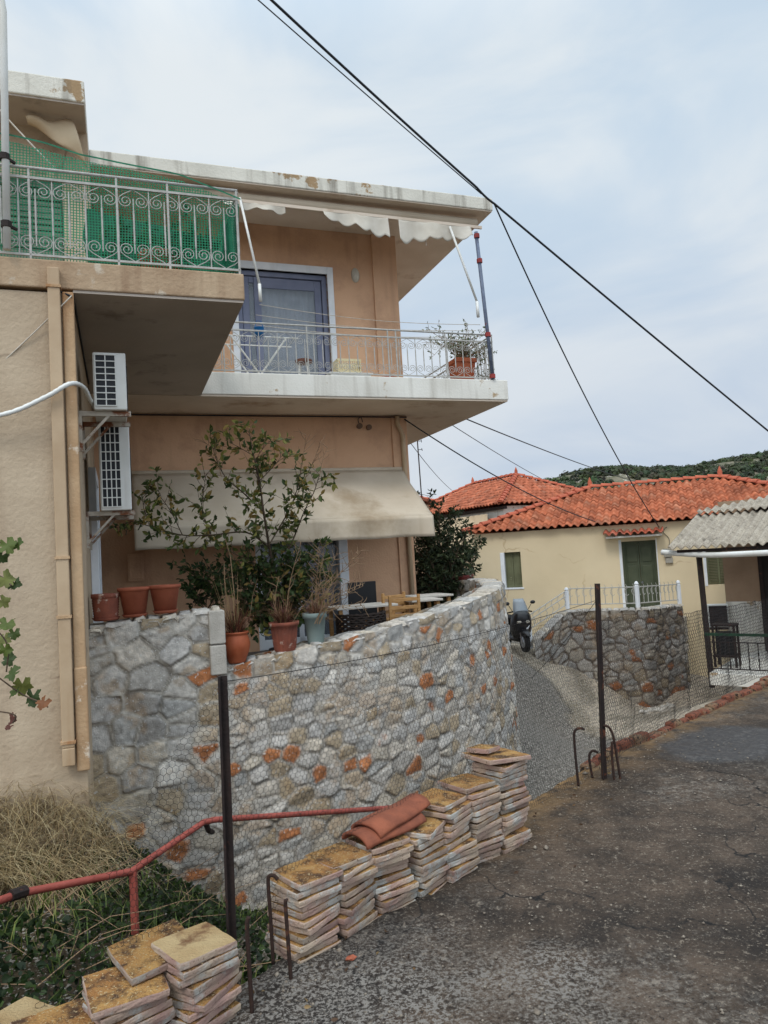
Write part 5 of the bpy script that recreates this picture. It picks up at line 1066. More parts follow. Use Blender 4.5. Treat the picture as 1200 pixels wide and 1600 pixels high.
# railing of white posts and scroll panels on that terrace
rl = thing('terrace_railing', 'white iron railing with knobbed posts on the stone terrace of the yellow house', 'railing', (K[1][0], K[1][1], -1.6))
def post(c, h): 
    MB().lathe([(.001, 0), (.055, 0), (.055, h*.85), (.035, h*.87), (.055, h*.92), (.035, h), (.001, h+.02)], c, 8).build('post', M['white_frame'], rl)
pts = [P(887, 950, 17.9), P(997, 948, 17.4), P(1062, 942, 18.3)]
for p, h in zip(pts, (.50, .60, .56)): post(p-[0, 0, .02], h)
post(P(829, 1006, 17.5)-[0, 0, .1], .65)
for A, Bq in ((pts[0], pts[1]), (pts[1], pts[2])):
    for z, nm in ((.08, 'bottom_rail'), (.46, 'top_rail')): MB().tube([A+[0, 0, z], Bq+[0, 0, z]], .014, 5).build(nm, M['iron_white'], rl)
    L_ = np.linalg.norm(Bq-A); n = int(L_/.16); dd = (Bq-A)/L_
    for i in range(n):
        c = A+dd*(i+.5)*L_/n+[0, 0, .08]; b = MB(); b.tube([c, c+[0, 0, .38]], .009, 4)
        b.tube([c+dd*(.055*math.cos(t)*(1-t/9))*(1 if t < 3.2 else -1)+np.array([0, 0, .22+.05*t/1.5-.12*math.sin(t)*.6]) for t in np.linspace(0, 5, 14)], .007, 4, caps=False); b.build('scroll_bar', M['iron_white'], rl)
A, Bq = P(830, 985, 17.45), pts[0]
for z, nm in ((.10, 'bottom_rail'), (.30, 'middle_rail'), (.42, 'top_rail')): MB().tube([A+[0, 0, z-.05], Bq+[0, 0, z]], .013, 5).build(nm, M['iron_white'], rl)
for i in range(6):
    t = (i+.5)/6; c = A*(1-t)+Bq*t; MB().tube([c+[0, 0, .08], c+[.03, 0, .2], c+[-.02, 0, .3], c+[.02, 0, .42]], .008, 4).build('scroll_bar', M['iron_white'], rl)
# ================================================================== PORCH HOUSE ON THE RIGHT
PF = Frame(-38); pm = PF.M
c0 = P(1047, 857, 15.0); pa, pb, pz = float(c0@PF.e1), float(c0@PF.e2), float(c0[2])
ph = thing('porch_house', 'house on the right with grey corrugated porch roof and dark doorway', 'house', PF.w(pa+1, pb, -3.5), rad(-38))
SLP = .30
def corrug(a0, a1, b0, fn, z0, pitch=.165, amp=.032):
    us = np.arange(a0, a1, pitch/8); m = 14; V = []; 
    for u in us:
        ln = fn(u)
        for j in range(m+1): t = ln*j/m; V.append(PF.w(u, b0+t, z0+t*SLP+amp*math.sin(2*math.pi*u/pitch)))
    I = np.arange(len(us)*(m+1)).reshape(len(us), m+1); return np.array(V), np.stack([I[:-1, :-1], I[1:, :-1], I[1:, 1:], I[:-1, 1:]], -1).reshape(-1, 4)
V, Fq = corrug(pa-.05, pa+4.5, pb, lambda u: 2.35, pz); rf = npmesh('corrugated_roof', V, Fq, M['fibro'], ph, smooth=True, solid=.012)
V, Fq = corrug(pa-.02, pa+4.5, pb+2.2, lambda u: .22+.55*max(0, u-pa), pz+2.2*SLP+.085); npmesh('upper_sheet', V, Fq, M['fibro'], rf, smooth=True, solid=.012)
MB().tube(smooth_pts([P(1034, 863, 15.3), P(1100, 867, 14.7), P(1150, 866, 14.2), P(1235, 862, 13.4)], 6), .055, 10).build('gutter', M['gutter'], ph, smooth=True)
MB().bar(P(1113, 1074, 15.0), P(1091, 858, 15.0), .085).build('porch_post', M['iron_dark'], ph)
MB(pm).box(pa+.1, pa+4.5, pb+.1, pb+.16, pz-.1, pz-.04).box(pa+.1, pa+4.5, pb+2.0, pb+2.06, pz+.5, pz+.56).build('roof_beam', M['iron_dark'], ph)
q = P(1131, 900, 17.3); wa, wb = float(q@PF.e1), float(q@PF.e2)
q = P(1186, 900, 16.0); da, _z = PF.b(1186, 900, wb)
_, zlow = PF.b(1150, 940, wb)
MB(pm).box(wa, da, wb, wb+.3, zlow, .8).build('wall', M['tancon'], ph)
MB(pm).box(wa-.004, da+.0, wb-.006, wb+.3, -3.6, zlow).build('lower_wall', M['white'], ph)
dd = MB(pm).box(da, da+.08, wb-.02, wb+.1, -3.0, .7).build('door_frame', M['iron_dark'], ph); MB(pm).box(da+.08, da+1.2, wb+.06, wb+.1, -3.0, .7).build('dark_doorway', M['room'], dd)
MB(pm).box(da+1.2, da+4, wb, wb+.3, -3.6, .8).build('wall', M['tancon'], ph)
# porch slab and railing
s0, s1 = P(1108, 1052, 14.6), P(1196, 1056, 13.9)
sa0, sb0 = float(s0@PF.e1), float(s0@PF.e2); sa1 = float(s1@PF.e1); sz = float((s0[2]+s1[2])/2)
MB(pm).box(sa0, sa1+3, sb0, wb-.01, sz-.24, sz).build('porch_floor', M['white'], ph, bevel=.015)
MB(pm).box(sa0+.5, sa1+3, sb0+.3, wb-.02, -4.2, sz-.245).build('porch_base', M['tancon'], ph)
pr = thing('porch_railing', 'green topped iron railing along the porch of the right hand house', 'railing', PF.w(sa0, sb0+.06, sz), rad(-38)); zt2 = sz+.74
MB(pm).bar((sa0-.03, sb0+.06, zt2), (sa1+2, sb0+.06, zt2), .05, .05).build('top_rail', M['greenrail'], pr); 
MB(pm).box(sa0-.03, sa1+2, sb0+.05, sb0+.07, zt2-.16, zt2-.14).build('middle_rail', M['iron_dark'], pr); MB(pm).box(sa0-.03, sa1+2, sb0+.05, sb0+.07, sz+.07, sz+.09).build('bottom_rail', M['iron_dark'], pr)
for i in range(19): x = sa0+.05+i*.17; MB(pm).box(x-.009, x+.009, sb0+.051, sb0+.069, sz+.09, zt2-.16).build('baluster', M['iron_dark'], pr)
for x in (sa0, sa0+1.55): MB(pm).box(x-.02, x+.02, sb0+.04, sb0+.08, sz, zt2).build('post', M['iron_dark'], pr)
# air conditioner and black crate stand on that porch
q = P(1124, 980, 17.2); t = thing('porch_air_conditioner', 'weathered grey air conditioner beside the porch under the shuttered window', 'air conditioner', q, rad(-20)); T = MW[t]
MB(T).box(-.22, .22, 0, .26, 0, .52).build('casing', M['ac'], t, bevel=.012)
g = MB(T).box(-.19, .19, -.006, -.001, .03, .49); M['grillered'] = mat('grille_brown', (72, 60, 58), (52, 46, 46), .7, 9); g.build('front_grille', M['grillered'], t)
g = MB(T)
for i in range(9): g.box(-.2, .2, -.014, -.004, .05+i*.05, .06+i*.05)
g.build('grille_bars', M['black'], t); MB(T).box(-.2, .2, .02, .24, -.06, -.001).build('bracket', M['iron_dark'], t)
q = P(1138, 1046, 15.2); t = thing('black_stand', 'black metal stand on the porch behind the green railing', 'stand', (q[0], q[1], sz), rad(-38)); T = MW[t]
for x in (-.2, .2):
    for y in (-.15, .15): MB(T).box(x-.02, x+.02, y-.02, y+.02, 0, .86).build('leg', M['iron_dark'], t)
for z in (.2, .82): MB(T).box(-.23, .23, -.18, .18, z, z+.04).build('shelf', M['iron_dark'], t)
MB(T).box(-.17, .17, -.12, .12, .241, .7).build('box', M['black'], t, bevel=.01)
# ================================================================== HOUSES BEHIND
HB = Frame(25); bm = HB.M; q = P(783, 789, 27); ca, cb, cz = float(q@HB.e1), float(q@HB.e2), float(q[2])
h2 = thing('tiled_house', 'pale house behind with steep orange tiled roof and finials', 'house', HB.w(ca+2.5, cb+3, -3), rad(25))
box_part(bm, 'wall', 'white', h2, (ca+.25, ca+5.0, cb+.25, cb+8.4, -4, cz-.02))
hip_roof(HB, ca, ca+5.2, cb, cb+8.6, cz+.02, cz+1.36, h2, oh=.12, base=(186, 108, 78), seed=31, along='b', pitch=.22)
box_part(bm, 'eaves_beam', 'iron_dark', h2, (ca+.1, ca+.26, cb+.0, cb+8.0, cz-.14, cz-.03))
V = []; n = 80
for i in range(n+1):
    for z in (cz-.25, cz-3.6): V.append(HB.w(ca+.02+.03*math.sin(i*1.1), cb+1.0+6.4*i/n, z))
npmesh('hanging_curtain', V, [(2*i, 2*i+1, 2*i+3, 2*i+2) for i in range(n)], M['tan'], h2, smooth=True, solid=.01)
q = P(676, 792, 33); H3 = Frame(18); a3, b3, z3 = float(q@H3.e1), float(q@H3.e2), float(q[2])
h3 = thing('far_tiled_house', 'far house of which a sliver of orange roof shows beside the salmon wall', 'house', H3.w(a3-1, b3+2, -3), rad(18))
box_part(H3.M, 'wall', 'yellow', h3, (a3-4, a3+.5, b3, b3+5, -4, z3)); hip_roof(H3, a3-4, a3+.5, b3, b3+5, z3, z3+1.1, h3, base=(190, 106, 74), seed=45, along='b')
q = P(648, 790, 24); h4 = thing('brown_outbuilding', 'small brown building with old tiled eave just right of the salmon wall', 'building', (q[0], q[1], -3), rad(30)); T = Matrix.Translation((q[0], q[1], 0)) @ Matrix.Rotation(rad(30), 4, 'Z')
MB(T).box(-2.2, .55, 0, 3, -3.5, q[2]+.02).build('wall', M['tancon'], h4)
b = MB(T).add([(-2.3, -.1, q[2]+.9), (.75, -.1, q[2]+.02), (.75, 3.1, q[2]+.02), (-2.3, 3.1, q[2]+.9), (-2.3, -.1, q[2]+1.0), (.75, -.1, q[2]+.12), (.75, 3.1, q[2]+.12), (-2.3, 3.1, q[2]+1.0)], [(0, 3, 2, 1), (4, 5, 6, 7), (0, 1, 5, 4), (1, 2, 6, 5), (2, 3, 7, 6), (3, 0, 4, 7)]); b.build('roof', M['oldtile'], h4)
MB(T).box(-.35, -.05, .3, .6, q[2]+.1, q[2]+.95).build('chimney', M['white'], h4, bevel=.02)
q0 = P(658, 765, 25.5); an = thing('antenna', 'thin television antenna mast standing against the sky beside the balcony slab', 'antenna', q0); zt3 = P(651, 676, 25.5)
MB().tube([q0-[0, 0, .3], zt3+[0, 0, .4]], .022, 6).build('mast', M['iron_dark'], an)
for z, L_ in ((.55, .35), (.7, .3), (.85, .26), (1.0, .22)): c = q0+(zt3-q0)*(z+.15); MB().tube([c+[.0, 0, 0], c+[.14, 0, 0]], .01, 4).tube([c+[.14, -.3*L_, -.06], c+[.14, .3*L_, .06]], .012, 4).build('element', M['iron_dark'], an)
# ================================================================== SCOOTER
q = P(807, 1022, 17.4); q[2] = zg(q[0], q[1])
sc = thing('scooter', 'black scooter parked head on between stone wall and stair parapet', 'scooter', q, rad(12))
sc.scale = (.92, .92, .92); T = MW[sc]
def wheel(y, r):
    b = MB(T); b.tube([(-.055, y, r), (.055, y, r)], r, 24); w = b.build('wheel', M['rubber'], sc, bevel=.03); MB(T).tube([(-.062, y, r), (.062, y, r)], r*.55, 16).build('rim', M['steel'], w)
wheel(-.62, .25); wheel(.62, .24)
def loft(secs, name, m, par=sc):
    b = MB(T); n = 16; vs = []
    for (y, zc, hw_, hz) in secs:
        for k in range(n): a = 2*math.pi*k/n; vs.append((hw_*abs(math.cos(a))**.7*math.copysign(1, math.cos(a)), y, zc+hz*abs(math.sin(a))**.7*math.copysign(1, math.sin(a))))
    m_ = len(secs); b.add(vs, [(i*n+k, (i+1)*n+k, (i+1)*n+(k+1) % n, i*n+(k+1) % n) for i in range(m_-1) for k in range(n)]+[tuple(range(n)), tuple(range((m_-1)*n, m_*n))[::-1]]); return b.build(name, M[m], par, smooth=True)
loft([(-.62, .80, .10, .10), (-.60, .78, .17, .18), (-.52, .72, .25, .30), (-.42, .66, .27, .34), (-.34, .62, .25, .34)], 'front_shield', 'scooter')
loft([(-.36, .30, .14, .07), (0, .30, .17, .07), (.2, .38, .17, .12), (.35, .55, .17, .18), (.8, .62, .12, .12), (.9, .64, .06, .06)], 'body', 'scooter')
loft([(.02, .76, .12, .05), (.15, .79, .17, .06), (.6, .80, .16, .05), (.85, .82, .08, .04)], 'seat', 'rubber')
loft([(-.90, .42, .05, .02), (-.75, .50, .08, .04), (-.55, .52, .08, .04), (-.4, .46, .06, .03)], 'front_fender', 'scooter')
for x in (-.1, .1): MB(T).ball((x, -.60, .74), .06, 8, (1.2, .5, .7)).build('headlight', M['lampglass'], sc, smooth=True)
MB(T).bar((.18, -.54, .70), (.08, -.62, .56), .05, .01).build('white_stripe', M['white_frame'], sc)
for x in (-.07, .07): MB(T).tube([(x, -.62, .25), (x, -.46, .62)], .022, 8).build('fork', M['steel'], sc)
MB(T).tube([(-.34, -.36, .96), (-.15, -.44, 1.0), (.15, -.44, 1.0), (.34, -.36, .96)], .018, 8).build('handlebar', M['rubber'], sc)
for x in (-1, 1):
    m_ = MB(T).tube([(x*.2, -.43, 1.0), (x*.3, -.45, 1.16)], .008, 6).build('mirror', M['scooter'], sc); MB(T).ball((x*.34, -.46, 1.2), .07, 8, (1, .35, .65)).build('mirror_glass', M['scooter'], m_, smooth=True)
b = MB(T)
for i in range(7):
    for j in range(5): u = -1+i/3; t = j/4; b.v.append(tuple(T @ Vector((u*.2*(1-.35*t*t), -.56+.14*t+.06*u*u, .92+.38*t))))
b.f = [(i*5+j, (i+1)*5+j, (i+1)*5+j+1, i*5+j+1) for i in range(6) for j in range(4)]; b.build('windscreen', M['windscreen'], sc, smooth=True, solid=.006)
# ================================================================== OVERHEAD CABLES
def cable(name, label, pts, r, m='cable', sag=0., cat='cable', group='overhead cables'):
    out_ = []
    for A, Bq in zip(pts[:-1], pts[1:]):
        A, Bq = np.array(A), np.array(Bq)
        for k in range(24): t = k/24; out_.append(A*(1-t)+Bq*t-np.array([0, 0, sag*4*t*(1-t)]))
    out_.append(np.array(pts[-1])); return tag(MB().tube(out_, r, 6).build(name, M[m], None, smooth=True), label, cat, group)
RC = P(772, 318, 11.25)
cable('power_cable', 'thick twisted black cable running past the roof corner down to the right', [P(745, 293, 11.0)+(P(392, -30, 8.2)-P(745, 293, 11.0))*2.6, P(392, -30, 8.2), P(745, 293, 11.0), RC, P(1260, 722, 15), RC+(P(1260, 722, 15)-RC)*1.9], .017, sag=.02)
cable('power_cable', 'thin cable just left of the thick one above the roof', [P(752, 303, 11.1)+(P(375, -25, 8.4)-P(752, 303, 11.1))*2.6, P(375, -25, 8.4), P(752, 303, 11.1)], .008, sag=.01)
cable('power_cable', 'service cable dropping from the roof corner to the yellow house canopy', [RC, P(1030, 824, 19.2)], .012, sag=.35)
cable('power_cable', 'cable from the salmon wall corner to the front of the yellow house', [P(632, 655, 12.2), P(930, 815, 19.5)], .012, sag=.18)
cable('power_cable', 'upper of the far thin wires descending behind the long balcony', [P(722, 652, 20), P(1010, 757, 48)], .018, sag=.15)
cable('power_cable', 'lower of the far thin wires descending behind the long balcony', [P(700, 660, 20), P(880, 765, 40)], .012, sag=.1)
cable('power_cable', 'faint wire behind the antenna down to the tiled roofs', [P(640, 690, 18), P(706, 766, 30)], .009, sag=.1)
cable('wall_cable', 'black cable crossing the top of the beige front wall to its corner', [P(-60, 390, 6.0), P(112, 463, 5.96)], .009, sag=.01, group='cables on the house')
cable('wall_cable', 'black cable along the corner under the grey soffit', [HF.w(-.29, 6.47, 2.30), HF.w(-.285, 9.6, 2.305)], .009, group='cables on the house')
cable('wall_cable', 'black cable clipped along the top of the terrace wall', [HF.w(-.2, 11.42, 2.295), HF.w(4.6, 11.39, 2.29)], .012, group='cables on the house')
cable('pale_cord', 'pale cord slanting down across the beige front wall', [P(112, 462, 5.95), P(-40, 606, 5.8)], .006, 'rope', .01, 'cord', 'cables on the house')
cable('guy_cord', 'pale cords tied from the white pole to the corner balcony rail', [P(-20, 150, 6.0), P(90, 268, 6.05)], .007, 'rope', .01, 'cord', 'cables on the house')
# ================================================================== THE FENCE AT THE ROAD EDGE
def fpost(label, px, py0, py1, D, w=.05):
    b0 = P(px[0], py0, D); t1 = P(px[1], py1, D); b = MB()
    d = (t1-b0); b.bar(b0-d*.08, t1, w, .008); off_ = np.array([w/2-.004, .012, 0]); b.bar(b0-d*.08+off_, t1+off_, .008, .03)
    return one('fence_post', b, 'iron_dark', label, 'post', 'fence posts along the road edge')
fpost('rusty angle iron fence post between the two groups of stone stacks', (360, 343), 1540, 1057, 2.80, .03)
fpost('rusty angle iron fence post among bent rods at the brick kerb', (942, 931), 1217, 912, 4.95, .04)
fl_ = [(-1.28, 2.58), (-.69, 2.83), (1.34, 4.98), (2.6, 6.62), (4.2, 8.2), (5.4, 9.4)]
def hexnet(label, A, Bq, za, zb_, ta, tb, seed, cell=.027, crumple=.012, clip=None, r=.0008):
    A, Bq = np.array(A), np.array(Bq); L_ = np.linalg.norm(Bq-A); d = (Bq-A)/L_; n_ = np.array([-d[1], d[0]]); V = []; Fq = []; 
    h = cell; w = cell*.866; seg = set(); nodes = {}
    nc = int(L_/w)+1; nr = int(1.3/(h*.75))+1
    def node(i, j, k):
        return (i, j, k)
    segs = []
    for i in range(nc):
        for j in range(nr):
            s0 = (i+.5*(j % 2))*w; z0 = j*h*.75
            a, b_, c_, d_ = (s0, z0+h*.25), (s0+w/2, z0), (s0+w, z0+h*.25), (s0, z0+h*.75)
            segs += [(a, b_), (b_, c_), (a, d_)]
    segs = np.array(segs)
    T_ = segs[..., 0]/L_; z = (za*(1-T_)+zb_*T_)+segs[..., 1]; top = ta*(1-T_)+tb*T_
    if clip: top = clip(segs[..., 0], top)
    ok = ((z < top) & (segs[..., 0] < L_)).all(1); segs = segs[ok]; z = z[ok]
    Pq = np.stack([A[0]+d[0]*segs[..., 0], A[1]+d[1]*segs[..., 0], z], -1).reshape(-1, 3)
    q1 = vnoise(Pq, 2.2, seed, 3)-.5; q2_ = vnoise(Pq, 9, seed+1, 2)-.5; q3_ = vnoise(Pq, 7, seed+2, 2)-.5
    Pq = Pq+np.concatenate([n_, [0]])*(q1*crumple*8+q2_*crumple*2)[:, None]+np.concatenate([d, [0]])*(q3_*crumple*2.4)[:, None]; Pq[:, 2] += (vnoise(Pq, 6, seed+4, 2)-.5)*crumple*2.4
    a, b_ = Pq[0::2], Pq[1::2]; n = len(a); ax = b_-a; u = np.cross(ax, np.array([.3, .2, .9])); u /= np.linalg.norm(u, axis=1, keepdims=True); v = np.cross(ax, u); v /= np.linalg.norm(v, axis=1, keepdims=True)
    ring = [u*r, -u*r*.5+v*r*.87, -u*r*.5-v*r*.87]; V = np.stack([a+ring[0], a+ring[1], a+ring[2], b_+ring[0], b_+ring[1], b_+ring[2]], 1).reshape(-1, 3); k = np.arange(n)[:, None]*6
    Fq = np.concatenate([k+np.array([[0, 1, 4, 3]]), k+np.array([[1, 2, 5, 4]]), k+np.array([[2, 0, 3, 5]])])
    return V, Fq
M['wire'].node_tree.nodes['Principled BSDF'].inputs['Metallic'].default_value = .3
V, Fq = hexnet('', fl_[1], fl_[2], -1.50, -1.5, -.45, -.42, 5); tag(npmesh('chicken_wire', V, Fq, M['wire']), 'sheet of chicken wire stretched between the two rusty posts', 'wire netting', 'chicken wire netting')
V, Fq = hexnet('', fl_[1], fl_[0], -1.52, -1.5, -.47, -1.35, 15, crumple=.02); tag(npmesh('chicken_wire', V, Fq, M['wire']), 'torn corner of chicken wire drooping left of the nearer rusty post', 'wire netting', 'chicken wire netting')
V, Fq = hexnet('', fl_[2], fl_[3], -1.5, -1.5, -.50, -.62, 25, r=.0014, cell=.034); tag(npmesh('chicken_wire', V, Fq, M['wire']), 'chicken wire from the farther rusty post to the porch, above the brick kerb', 'wire netting', 'chicken wire netting')
V, Fq = hexnet('', fl_[3], fl_[5], -1.5, -1.5, -.66, -.75, 35, r=.0022, cell=.042); tag(npmesh('chicken_wire', V, Fq, M['wire']), 'far stretch of chicken wire in front of the porch railing', 'wire netting', 'chicken wire netting')
cable('fence_wire', 'thin line wire along the top of the chicken wire', [P(344, 1066, 2.8), P(700, 1002, 3.9), P(932, 938, 4.95)], .0018, 'wire', .01, 'wire', None)
cable('fence_wire', 'loose wire strand slanting from the farther post down to the street', [P(934, 935, 4.95), P(830, 1060, 5.0)], .002, 'wire', .02, 'wire', None)
# bent reinforcing rods sticking out of the kerb
def rod(label, pts, r=.0075): return one('bent_rod', MB().tube(smooth_pts(pts, 6), r, 7), 'iron_rust', label, 'rod', 'bent rods in the road edge', smooth=True)
rod('short hooked rod touching the first tile stack', pp(2.96, (427, 1506), (423, 1440), (419, 1380), (421, 1369), (428, 1368), (434, 1374), jd=0))
rod('straight rod standing right of the rusty post, nearest the camera', pp(2.66, (394, 1585), (390, 1520), (386, 1450), (389, 1433), jd=0), .008)
rod('straight rod in front of the first tile stack', pp(2.84, (455, 1537), (450, 1470), (446, 1412), (449, 1408), jd=0), .0075)
rod('thick stub of rod at the foot of the nearer post', pp(2.75, (368, 1535), (364, 1500), (366, 1490), jd=0), .011)
rod('tall rod with hook turned right, left of the farther post', pp(4.86, (904, 1229), (900, 1190), (897, 1150), (900, 1140), (908, 1138), (913, 1140), jd=0), .0085)
rod('low hooked rod left of the farther post', pp(5.0, (926, 1216), (922, 1195), (921, 1180), (926, 1173), (934, 1176), jd=0), .0085)
rod('tall curved rod right of the farther post', pp(4.95, (970, 1222), (965, 1190), (958, 1150), (951, 1136), (942, 1134), jd=0), .0085)
rod('straight thin rod right of the farther post', pp(4.93, (960, 1222), (957, 1190), (956, 1163), (958, 1160), jd=0), .0085)
# red handrail of the lower steps
hr = thing('red_handrail', 'faded red pipe handrail descending behind the rusty post', 'handrail', P(215, 1460, 4.3))
hp = [P(-60, 1420, 3.6)+(P(-60, 1420, 3.6)-P(0, 1407, 3.8))*5, P(-60, 1420, 3.6), P(0, 1407, 3.8), P(30, 1396, 3.9), P(205, 1362, 4.35), P(222, 1350, 4.42), P(318, 1285, 5.0), P(335, 1281, 5.05), P(600, 1263, 6.2), P(700, 1256, 6.7)]
MB().tube(hp, .020, 10).build('rail', M['red_iron'], hr, smooth=True)
MB().bar(P(212, 1475, 4.36), P(208, 1362, 4.36), .035).build('post', M['red_iron'], hr)
MB().tube([P(322, 1288, 5.02), P(326, 1298, 5.06), P(332, 1300, 5.2)], .018, 6).build('bracket', M['iron_dark'], hr)
MB().tube([P(16, 1400, 3.85), P(40, 1392, 3.93)], .03, 8).build('joint', M['iron_dark'], hr)
# ================================================================== STACKS OF STONE PAVING SLABS
TH_ = .0275
def paver_mesh(s, seed, tm='paver_top', th=.0235):
    r = np.random.default_rng(seed); n = 7; out_ = []
    for (ax, ay), (bx, by_) in (((-1, -1), (1, -1)), ((1, -1), (1, 1)), ((1, 1), (-1, 1)), ((-1, 1), (-1, -1))):
        for k in range(n):
            t = k/n; x = ax+(bx-ax)*t; y = ay+(by_-ay)*t; j = r.normal()*.006 if k else -.025*r.random(); out_.append((x*s/2*(1+j), y*s/2*(1+j)))
    m = len(out_); z0 = r.normal(0, .0006, m); vs = []
    for z, sc_ in ((0, .985), (.004, 1.), (th*.5, 1.004), (th-.004, 1.), (th, .98)):
        vs += [(x*sc_+r.normal()*.0007, y*sc_+r.normal()*.0007, z+z0[i]) for i, (x, y) in enumerate(out_)]
    vs += [(0, 0, 0), (0, 0, th)]
    fs = [(l*m+i, l*m+(i+1) % m, (l+1)*m+(i+1) % m, (l+1)*m+i) for l in range(4) for i in range(m)]+[(5*m, (i+1) % m, i) for i in range(m)]+[(5*m+1, 4*m+i, 4*m+(i+1) % m) for i in range(m)]
    me = bpy.data.meshes.new('stone_paver'); me.from_pydata(vs, [], fs); me.materials.append(M['paver']); me.materials.append(M[tm])
    for p in me.polygons:
        if p.index >= 4*m+m: p.material_index = 1
    me.update(); return me
PM = [paver_mesh(.212, 100+i) for i in range(6)]; PMP = paver_mesh(.22, 120, 'paver_pale'); PBIG = paver_mesh(.27, 121); PSM = paver_mesh(.13, 122)
ORD = ['top', 'second', 'third', 'fourth', 'fifth', 'sixth', 'seventh', 'eighth', 'ninth', 'tenth', 'eleventh', 'twelfth', 'thirteenth', 'fourteenth', 'fifteenth', 'sixteenth', 'seventeenth', 'eighteenth']
GR = 'stacked stone paving slabs'
def paver(me, x, y, z, rz, label, tx=0., ty=0.):
    o = bpy.data.objects.new('stone_paver', me); COL.objects.link(o); o.location = (x, y, z); o.rotation_euler = (tx, ty, rz); return tag(o, label, 'paving slab', GR)
def stack(cx, cy, n, rz, where, seed, z0=RZ-.012, top=None, lean=.020, words=None):
    r = random.Random(seed); x, y = cx, cy; dx = dy = 0
    tiltx, tilty = r.gauss(0, .02), r.gauss(0, .02)
    for i in range(n):
        dx += r.gauss(0, lean*.6); dy += r.gauss(0, lean*.6); dx *= .8; dy *= .8
        last = i == n-1; o_ = ORD[n-1-i]
        lab = ('top slab, weathered ochre, of the ' if last else o_+' slab from the top in the ')+where
        a = rz+r.gauss(0, .07)+.13*math.sin(i*.55+seed)
        paver(top if (last and top) else PM[r.randrange(6)], x+dx, y+dy, z0+i*TH_, a, lab, tiltx*(.4+.6*math.sin(i*1.1+seed))+r.gauss(0, .008), tilty*(.4+.6*math.cos(i*.9+seed))+r.gauss(0, .008))
    return z0+n*TH_
k_ = np.array([.707, .707]); nn_ = np.array([-.707, .707]); f0 = np.array([-.42, 2.94])
R_ = [('stack nearest the straight bent rods', 11), ('second stack from the straight rods', 11), ('third stack, half under the roof tiles', 11), ('stack under the right end of the roof tiles', 11), ('fifth stack, just past the roof tiles', 12), ('sixth stack, next to the tallest', 13), ('tallest stack at the far end', 16)]
zz_ = []
for i, (wh, n) in enumerate(R_):
    c = f0+k_*(i*.222+.105)+nn_*.105+k_*random.uniform(-.006, .006)+nn_*random.uniform(-.02, .02); zz_.append((c, stack(c[0], c[1], n, rad(45)+random.gauss(0, .07), wh, 200+i)))
c, z = zz_[0]
c, z = zz_[4]; paver(PM[1], c[0]-.03, c[1]+.03, z+.002, rad(52), 'loose ochre slab laid on the fifth stack beside the roof tiles', .02, 0)
c, z = zz_[5]; paver(PM[2], c[0]-.01, c[1], z+.002, rad(38), 'loose ochre slab laid flat on the sixth stack', 0, .03)
c, z = zz_[6]; paver(PBIG, c[0]+.0, c[1], z+.004, rad(28), 'large ochre slab overhanging the tallest stack', -.05, .06); paver(PSM, c[0]-.06, c[1]+.02, z+.04, rad(50), 'small ochre slab piece crowning the tallest stack', -.05, .06)
PML = paver_mesh(.215, 130, 'paver_pale'); PM[0] = paver_mesh(.22, 131)
q = Pz(302, 1470, -1.29); stack(q[0], q[1], 10, rad(52), 'stack at the foot of the nearer post', 301, top=PML)
q = Pz(196, 1522, -1.335); zl = stack(q[0], q[1], 8, rad(40), 'low stack left of the post', 302, top=paver_mesh(.24, 132))
q = Pz(241, 1476, -1.30); paver(paver_mesh(.25, 133), q[0], q[1], zl+.012, rad(38), 'tilted ochre slab bridging the two stacks left of the post', .05, -.06)
q = Pz(92, 1588, -1.40); stack(q[0], q[1], 5, rad(42), 'lowest stack beside the pale one', 303, top=paver_mesh(.25, 134))
q = Pz(8, 1582, -1.42); stack(q[0], q[1], 4, rad(62), 'pale stack at the far left', 304, top=PML)
# two old barrel tiles on top of the stacks
def barrel(label, c, rz, tilt, L_=.37, r0=.085, r1=.065):
    T = Matrix.Translation(Vector(c)) @ Matrix.Rotation(rz, 4, 'Z') @ Matrix.Rotation(tilt, 4, 'Y'); vs = []; m = 10; n = 12
    for i in range(m+1):
        t = i/m; R = r0+(r1-r0)*t
        for k in range(n+1): a = math.pi*k/n; vs.append((-L_/2+L_*t, R*math.cos(a)*1.05, R*.52*math.sin(a)+.004*math.sin(t*7)))
    b = MB(T).add(vs, [(i*(n+1)+k, (i+1)*(n+1)+k, (i+1)*(n+1)+k+1, i*(n+1)+k+1) for i in range(m) for k in range(n)]); return one('roof_tile', b, 'oldtile', label, 'roof tile', 'loose roof tiles on the slabs', smooth=True, solid=.014)
ct = (zz_[2][0]+zz_[3][0])/2; zt4 = zz_[2][1]
barrel('upper of two curved terracotta roof tiles lying on the slab stacks', (ct[0]-.02, ct[1]+.03, zt4+.045), rad(47), -.10)
barrel('lower curved terracotta roof tile, its end showing beneath the other', (ct[0]-.055, ct[1]-.03, zt4+.008), rad(41), -.03)
# ================================================================== GROUND COVER AND LITTER
def on_ground(n, poly, seed):
    r = np.random.default_rng(seed); poly = np.array(poly); lo_, hi_ = poly.min(0), poly.max(0); out_ = np.zeros((0, 2))
    while len(out_) < n:
        q = r.uniform(lo_, hi_, (n*2, 2)); ins = np.zeros(len(q), bool); j = len(poly)-1
        for i in range(len(poly)):
            xi, yi = poly[i]; xj, yj = poly[j]; ins ^= ((yi > q[:, 1]) != (yj > q[:, 1])) & (q[:, 0] < (xj-xi)*(q[:, 1]-yi)/(yj-yi+1e-12)+xi); j = i
        out_ = np.concatenate([out_, q[ins]])
    out_ = out_[:n]; z = ground_h(out_[:, 0], out_[:, 1])[0]; return np.concatenate([out_, z[:, None]], 1)
